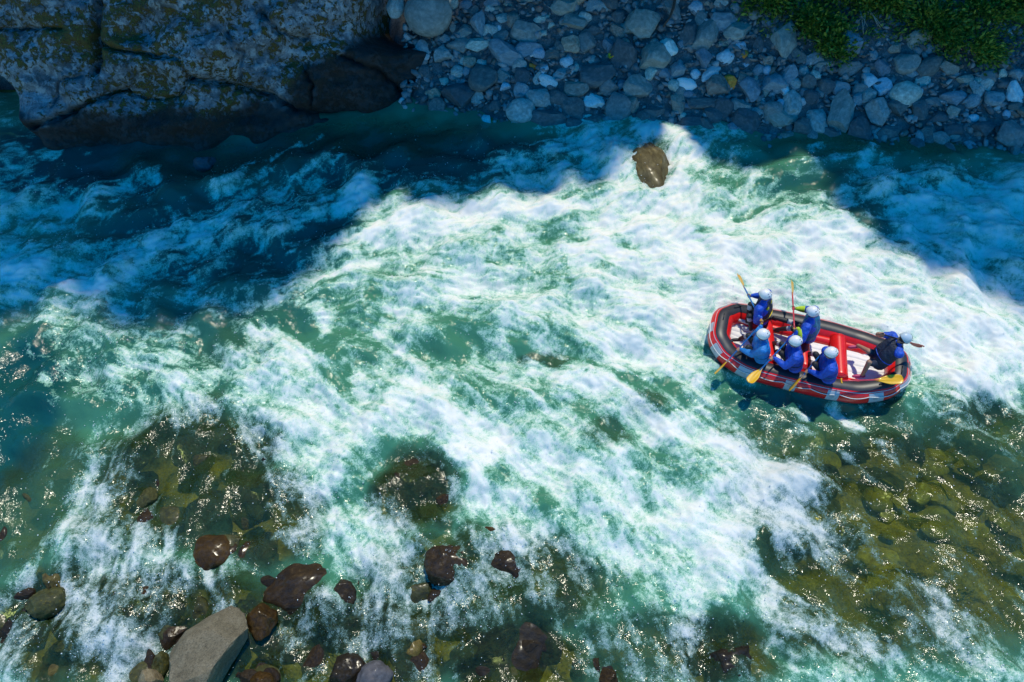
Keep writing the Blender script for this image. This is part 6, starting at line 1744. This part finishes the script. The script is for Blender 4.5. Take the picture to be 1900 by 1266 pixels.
def make_paddle(label, grip, tip, shaft_m, blade_m, blade_n, blade_len=0.46, blade_w=0.20, group='paddles of the crew'):
    grip, tip = Vector(grip), Vector(tip)
    d = (tip - grip).normalized()
    L = (tip - grip).length
    n = (blade_n - d * blade_n.dot(d)).normalized()
    s = d.cross(n).normalized()
    root = empty('paddle', grip)
    tag(root, label, 'paddle', group)
    z = Vector((0, 0, 0))
    sweep('shaft', [z, d * 0.2, d * (L - blade_len + 0.10)], 0.0165, shaft_m, root, 12)
    tb = [s * (-0.055) , s * (-0.045) - d * 0.004, s * -0.02 - d * 0.010, s * 0.02 - d * 0.010, s * 0.045 - d * 0.004, s * 0.055]
    sweep('grip', tb, 0.0175, M_BLADE if shaft_m is not M_SH_BLACK else M_SH_BLACK, root, 10)
    # blade: spoon outline with a centre rib
    V, Fc = [], []
    nu, nv = 22, 10
    for i in range(nu + 1):
        t_ = i / nu
        w = 0.5 * blade_w * (0.16 + 0.84 * sstep(0.0, 0.62, np.array(t_)).item()) * math.sqrt(max(0.0, 1 - max(0, (t_ - 0.80) / 0.205) ** 2.6))
        for k in range(nv + 1):
            q = -1 + 2 * k / nv
            rib = 0.011 * math.exp(-(q * w / 0.014) ** 2) * (1 - t_) + 0.0035
            cup = 0.018 * (q * q) * t_
            c = d * (L - blade_len + blade_len * t_) + s * (q * w) + n * cup
            V.append(c + n * rib)
    off = len(V)
    for i in range(off):
        pass
    V2 = []
    for i in range(nu + 1):
        t_ = i / nu
        for k in range(nv + 1):
            V2.append(V[i * (nv + 1) + k] - n * (0.007 + 0.018 * math.exp(-((-1 + 2 * k / nv) * 6) ** 2) * (1 - t_)))
    V += V2
    m = nv + 1
    for i in range(nu):
        for k in range(nv):
            a = i * m + k
            Fc.append((a, a + 1, a + m + 1, a + m))
            Fc.append((off + a, off + a + m, off + a + m + 1, off + a + 1))
    for i in range(nu):
        a = i * m
        Fc.append((a, a + m, off + a + m, off + a))
        a = i * m + nv
        Fc.append((a, off + a, off + a + m, a + m))
    for k in range(nv):
        Fc.append((k, off + k, off + k + 1, k + 1))
        a = nu * m + k
        Fc.append((a, a + 1, off + a + 1, off + a))
    link('blade', mesh('blade', V, Fc), blade_m, root)
    return root, d, s


bow = Vector((rc, rsn, 0))
lft = Vector((-rsn, rc, 0))          # near side of the raft when it heads left
to_cam = (cam.location - Vector((RAFT[0], RAFT[1], 0.8))).normalized()
CREW = [
    ('p1', 'front paddler on the far side, white helmet, blue jacket with yellow shoulder stripe', 1, 0.62,
     dict(torso='blue', upper='blue', fore='blue', leg='black', shin='black', shoe='grey', strap='yellow', belt='yellow'), 'navy',
     'blue paddle with raised yellow blade, farthest forward on the far side', M_SH_BLUE, 'edge', 0.15),
    ('p2', 'paddler on the far side with lime green sleeves and teal vest', 1, 0.50,
     dict(torso='blue', upper='blue', fore='lime', leg='black', shin='black', shoe='black', strap='teal', belt='teal'), 'teal',
     'pink red paddle with yellow blade held upright on the far side', M_SH_PINK, 'edge', 0.1),
    ('p3', 'front paddler on the near side in a bright azure jacket', -1, 0.50,
     dict(torso='azure', upper='azure', fore='azure', leg='black', shin='black', shoe='black', strap='azure', belt='teal'), 'azure',
     'blue paddle with narrow looking yellow blade nearest the bow on the near side', M_SH_BLUE, 'edge', 0.0),
    ('p4', 'middle paddler of the three on the near side, in dark blue', -1, 0.55,
     dict(torso='blue', upper='blue', fore='blue', leg='black', shin='black', shoe='black', strap='royal'), 'royal',
     'blue paddle showing its full broad yellow blade in front of the red side', M_SH_BLUE, 'flat', 0.0),
    ('p5', 'rearmost paddler of the three on the near side, in blue with azure collar', -1, 0.52,
     dict(torso='blue', upper='blue', fore='blue', leg='black', shin='black', shoe='black', strap='azure', belt='teal'), 'royal',
     'blue paddle with yellow blade dipped beside the middle of the raft', M_SH_BLUE, 'edge', 0.0),
]
for key, lab, outer, fl, cl, vest, plab, shm, mode, turn in CREW:
    P = PEOPLE[key]
    grip, tip = Vector(P['top']), Vector(P['tip'])
    d = (tip - grip).normalized()
    side = d.cross(to_cam).normalized()
    bn = (to_cam * 0.25 + side) if mode == 'edge' else (to_cam + Vector((0, 0.5, 0.8)))
    pad, d, s = make_paddle(plab, grip, tip, shm, M_BLADE, bn)
    low = Vector(P['low']) if P['low'] else grip.lerp(tip, fl)
    if P['low']:
        k = (low - grip).dot(d)
        low = grip + d * k
    f = (bow + lft * (-0.25 * outer)).normalized()
    make_person(lab, P, f, grip, low, d, outer, cl, [Vector(q) for q in P['feet']], tgrip_axis=s, vest=vest)

P = PEOPLE['p6']
grip, tip = Vector(P['top']), Vector(P['tip'])
pad, d, s = make_paddle('black paddle with red blade trailing behind the guide', grip, tip, M_SH_BLACK, M_BLADE_R, Vector((0, 0.3, 1)) + to_cam * 0.0 + (tip - grip).cross(to_cam).normalized() * 2, 0.42, 0.17)
make_person('guide at the stern in dark vest and shorts, leaning back with bare legs', P, (bow * 0.85 + lft * 0.25).normalized(), grip, grip.lerp(tip, 0.50), d, -1,
            dict(torso='navy', upper='blue', fore='blue', leg='shorts', shin='skin', shoe='pink', strap='navy', belt='blue'),
            [Vector(q) for q in P['feet']], [Vector(q) for q in P['knees']], hm=M_HELM2, tgrip_axis=s, bare=True, vest='navy')
make_paddle('spare paddle with red shaft and broad yellow blade lying on the stern', SPARE[0], SPARE[1], M_SH_PINK, M_BLADE, Vector((0, -0.35, 1)), 0.60, 0.21)


# ---------------------------------------------------------------- plants on the bank
def leaf_mat(name, a, b, c):
    t = NT(name)
    geo = t.n('ShaderNodeNewGeometry')
    rl = t.ramp(geo.outputs['Random Per Island'], [(0.0, a), (0.55, b), (1.0, c)])
    d = t.n('ShaderNodeBsdfPrincipled')
    t.l(rl, d.inputs['Base Color'])
    d.inputs['Roughness'].default_value = 0.6
    tr = t.n('ShaderNodeBsdfTranslucent')
    t.l(rl, tr.inputs['Color'])
    ms = t.n('ShaderNodeMixShader')
    ms.inputs[0].default_value = 0.25
    t.l(d.outputs[0], ms.inputs[1])
    t.l(tr.outputs[0], ms.inputs[2])
    t.l(ms.outputs[0], t.out.inputs[0])
    return t.m


M_LEAF = leaf_mat('leaf_green', (0.05, 0.11, 0.012), (0.13, 0.25, 0.028), (0.30, 0.40, 0.05))
M_PINE = leaf_mat('tree_needles', (0.012, 0.034, 0.012), (0.028, 0.065, 0.020), (0.05, 0.10, 0.03))
M_BARK = paint('bark', (0.07, 0.05, 0.035), 0.9, 0.3, 0.5, 20)
M_TWIG = paint('dead_twig', (0.42, 0.38, 0.30), 0.9, 0.2)


def leaves_mesh(name, centres, dirs, size, rg_, aspect=2.2, fold=0.25):
    """one folded leaf (two quads) per centre"""
    n = len(centres)
    d = dirs / np.linalg.norm(dirs, axis=1, keepdims=True)
    r = rg_.randn(n, 3)
    s = np.cross(d, r)
    s /= np.linalg.norm(s, axis=1, keepdims=True)
    nn = np.cross(s, d)
    sz = size * (0.6 + 0.8 * rg_.rand(n, 1))
    base = centres - d * sz * 0.5
    tipp = centres + d * sz * 0.5
    w = sz / aspect
    l_ = centres + s * w * 0.5 + nn * w * fold
    r_ = centres - s * w * 0.5 + nn * w * fold
    V = np.stack([base, l_, tipp, r_], 1).reshape(-1, 3)
    i = np.arange(n)[:, None] * 4
    Fq = np.concatenate([i + np.array([[0, 1, 2]]), i + np.array([[0, 2, 3]])], 0)
    return mesh_np(name, V, Fq, smooth=False)


rg = np.random.RandomState(21)


def make_shrub(x, y, z, rx, ry, rz, n, label, size=0.10):
    root = empty('shrub', (x, y, z))
    tag(root, label, 'shrub', 'leafy shrubs above the stony bank')
    # clumps spread through an uneven mound that leans down the slope
    k = max(8, int(n / 90))
    cc = []
    for _ in range(k):
        v = rg.randn(3)
        v /= np.linalg.norm(v)
        v[2] = abs(v[2]) * 0.9
        rr = rg.uniform(0.25, 1.0) ** 0.6
        cc.append(v * rr * np.array([rx, ry, rz]))
    cc = np.array(cc)
    which = rg.randint(0, k, n)
    P = cc[which] + rg.randn(n, 3) * np.array([0.16, 0.16, 0.12]) * (0.5 + rg.rand(n, 1))
    D = P + rg.randn(n, 3) * 0.35 + np.array([0, -0.25, 0.1])
    link('foliage', leaves_mesh('shrub_foliage', P, D, size, rg), M_LEAF, root)
    V = Vector
    for q in cc[:7]:
        sweep('stem', [V((0, 0, -0.1)), V(q * 0.5) + V((0, 0, 0.06)), V(q)], lambda i: 0.018 - 0.006 * i, M_BARK, root, 6)
    return root


for (x, y, z, rx, ry, rz, lab) in SHRUB_SPOTS:
    make_shrub(x, y, z, rx, ry, rz, int(2000 * rx * ry + 700), lab, 0.135)

# ground cover creeping between them: one mass
n = 9000
xx = rg.uniform(7.0, 17.0, n)
dd = rg.uniform(2.4, 6.0, n)
keep = (dd > 2.7 + 0.5 * np.array(fbm(xx * 0.8, dd * 0.8, 210, 3))) & (xx > 7.2 + 0.4 * rg.randn(n))
xx, dd = xx[keep], dd[keep]
P = np.stack([xx, np.interp(xx, wlx, wly) + dd, BANK_SLOPE * dd - 0.05 + 0.12 * rg.rand(len(xx))], -1)
D = rg.randn(len(xx), 3) * 0.5 + np.array([0, -0.5, 0.8])
tag(link('ground_cover', leaves_mesh('ground_cover', P, D, 0.13, rg, 3.0), M_LEAF), 'low green leaves creeping over the upper bank', 'ground cover', kind='stuff')

# a yellow fallen leaf and bleached twigs
lx_, ly_, lz_ = LEAF[:3]
leafr = np.random.RandomState(2)
lp = np.array([[0, 0, 0], [0.06, 0.01, 0.01], [-0.05, 0.02, 0.0], [0.02, -0.05, 0.01], [-0.02, 0.06, 0.015]])
lm = leaves_mesh('fallen_leaf', lp, lp + np.array([[0.01, 0.0, 0.0]]), 0.13, leafr, 1.6)
lo = link('fallen_leaf', lm, CLOTH['yellow'])
lo.location = (lx_, ly_, lz_ + 0.30)
tag(lo, 'small bright yellow fallen leaf on a dark stone of the bank', 'leaf')
tw = empty('dead_branch', TWIG[:3])
tag(tw, 'bleached bare twigs hanging between the green shrubs', 'branch')
rt_ = random.Random(3)
for k in range(7):
    a = Vector((rt_.uniform(-0.1, 0.1), rt_.uniform(0.2, 0.5), rt_.uniform(0.25, 0.4)))
    b = Vector((rt_.uniform(-0.45, 0.45), rt_.uniform(-0.7, 0.1), rt_.uniform(0.10, 0.2)))
    m_ = (a + b) / 2 + Vector((rt_.uniform(-.1, .1), 0, 0.08))
    sweep('twig', [a, a.lerp(m_, .5), m_, m_.lerp(b, .5), b], lambda i: 0.014 - 0.002 * i, M_TWIG, tw, 5)
st = empty('driftwood', STICK[0])
tag(st, 'thin brown stick lying down the stones at the top middle of the bank', 'driftwood')
p0 = Vector(STICK[0])
pts = [Vector(q) - p0 + Vector((0, 0, 0.28)) for q in STICK]
sweep('stick', pts, lambda i: 0.045 - 0.006 * i, M_BARK, st, 7)

# ---------------------------------------------------------------- trees of the far slope whose shade falls on the bank
def make_tree():
    root = empty('conifer_tree')
    H = 10.0
    sweep('trunk', [Vector((0, 0, -1.5)), Vector((0.02, 0, 2)), Vector((0.0, 0.03, 5)), Vector((0.02, 0, 8)), Vector((0, 0, 9.8))], lambda i: 0.20 - 0.045 * i, M_BARK, root, 9)
    C_, D_ = [], []
    for lay in range(34):
        h = 1.2 + 8.7 * lay / 33
        rad = 1.75 * (1 - (h - 1.0) / 9.4) ** 0.8 + 0.12
        for b in range(9):
            a = 2 * math.pi * (b + 0.5 * (lay % 2)) / 9 + rg.uniform(-.25, .25)
            r_ = rad * rg.uniform(0.75, 1.1)
            m = int(7 + 15 * r_)
            tt = rg.rand(m) ** 0.7
            px = np.cos(a) * r_ * tt + rg.randn(m) * 0.10
            py = np.sin(a) * r_ * tt + rg.randn(m) * 0.10
            pz = h - 0.35 * r_ * tt ** 2 + rg.randn(m) * 0.07
            C_.append(np.stack([px, py, pz], -1))
            D_.append(np.stack([np.cos(a) + rg.randn(m) * .5, np.sin(a) + rg.randn(m) * .5, -0.3 + rg.randn(m) * .3], -1))
    link('crown', leaves_mesh('conifer_crown', np.concatenate(C_), np.concatenate(D_), 0.36, rg, 1.9), M_PINE, root)
    return root


tree0 = make_tree()
for i, (x, y, zt) in enumerate(TREES):
    if i == 0:
        r_ = tree0
    else:
        r_ = tree0.copy()
        col.objects.link(r_)
        for ch in tree0.children:
            c_ = ch.copy()
            col.objects.link(c_)
            c_.parent = r_
    base = max(2.0, 0.35 * zt - 0.5)
    hgt = (zt - base) / 10.0
    r_.location = (x, y, base)
    r_.scale = (1.05 + 0.15 * math.sin(i * 3.1), 1.05, hgt)
    r_.rotation_euler = (0, 0, i * 1.7)
    tag(r_, 'conifer standing on the far slope above the top edge of the picture', 'tree', 'conifers shading the far bank')

# ---------------------------------------------------------------- spray thrown up by the rapids: one mass of drops
rs2 = np.random.RandomState(77)
edge = np.exp(-((F0 - 0.55) / 0.25) ** 2) * (0.25 + np.clip(n_iso, 0, 2)) * (Y < YB - 0.6) * (1 - inraft)
edge = edge * (np.abs(X) < 13)
pr = (edge / edge.sum()).ravel()
pick = rs2.choice(pr.size, 24000, p=pr)
jx = X.ravel()[pick] + rs2.uniform(-.02, .02, len(pick))
jy = Y.ravel()[pick] + rs2.uniform(-.02, .02, len(pick))
jz = HT.ravel()[pick] + 0.01 + 0.16 * rs2.rand(len(pick)) ** 2.5
sz = 0.004 + 0.011 * rs2.rand(len(pick)) ** 2.5
oc = np.array([[1, 0, 0], [0, 1, 0], [-1, 0, 0], [0, -1, 0], [0, 0, 1], [0, 0, -1]], float)
of = np.array([[0, 1, 4], [1, 2, 4], [2, 3, 4], [3, 0, 4], [1, 0, 5], [2, 1, 5], [3, 2, 5], [0, 3, 5]])
SV = (np.stack([jx, jy, jz], -1)[:, None, :] + oc[None] * sz[:, None, None] * (0.7 + 0.6 * rs2.rand(len(pick), 1, 3))).reshape(-1, 3)
SF = (np.arange(len(pick))[:, None, None] * 6 + of[None]).reshape(-1, 3)
sm_ = mesh_np('spray', SV, SF)
tag(link('spray', sm_, paint('spray_drops', (0.82, 0.86, 0.86), 0.3, 0.02)), 'fine white drops flung up by the rapids', 'spray', kind='stuff')
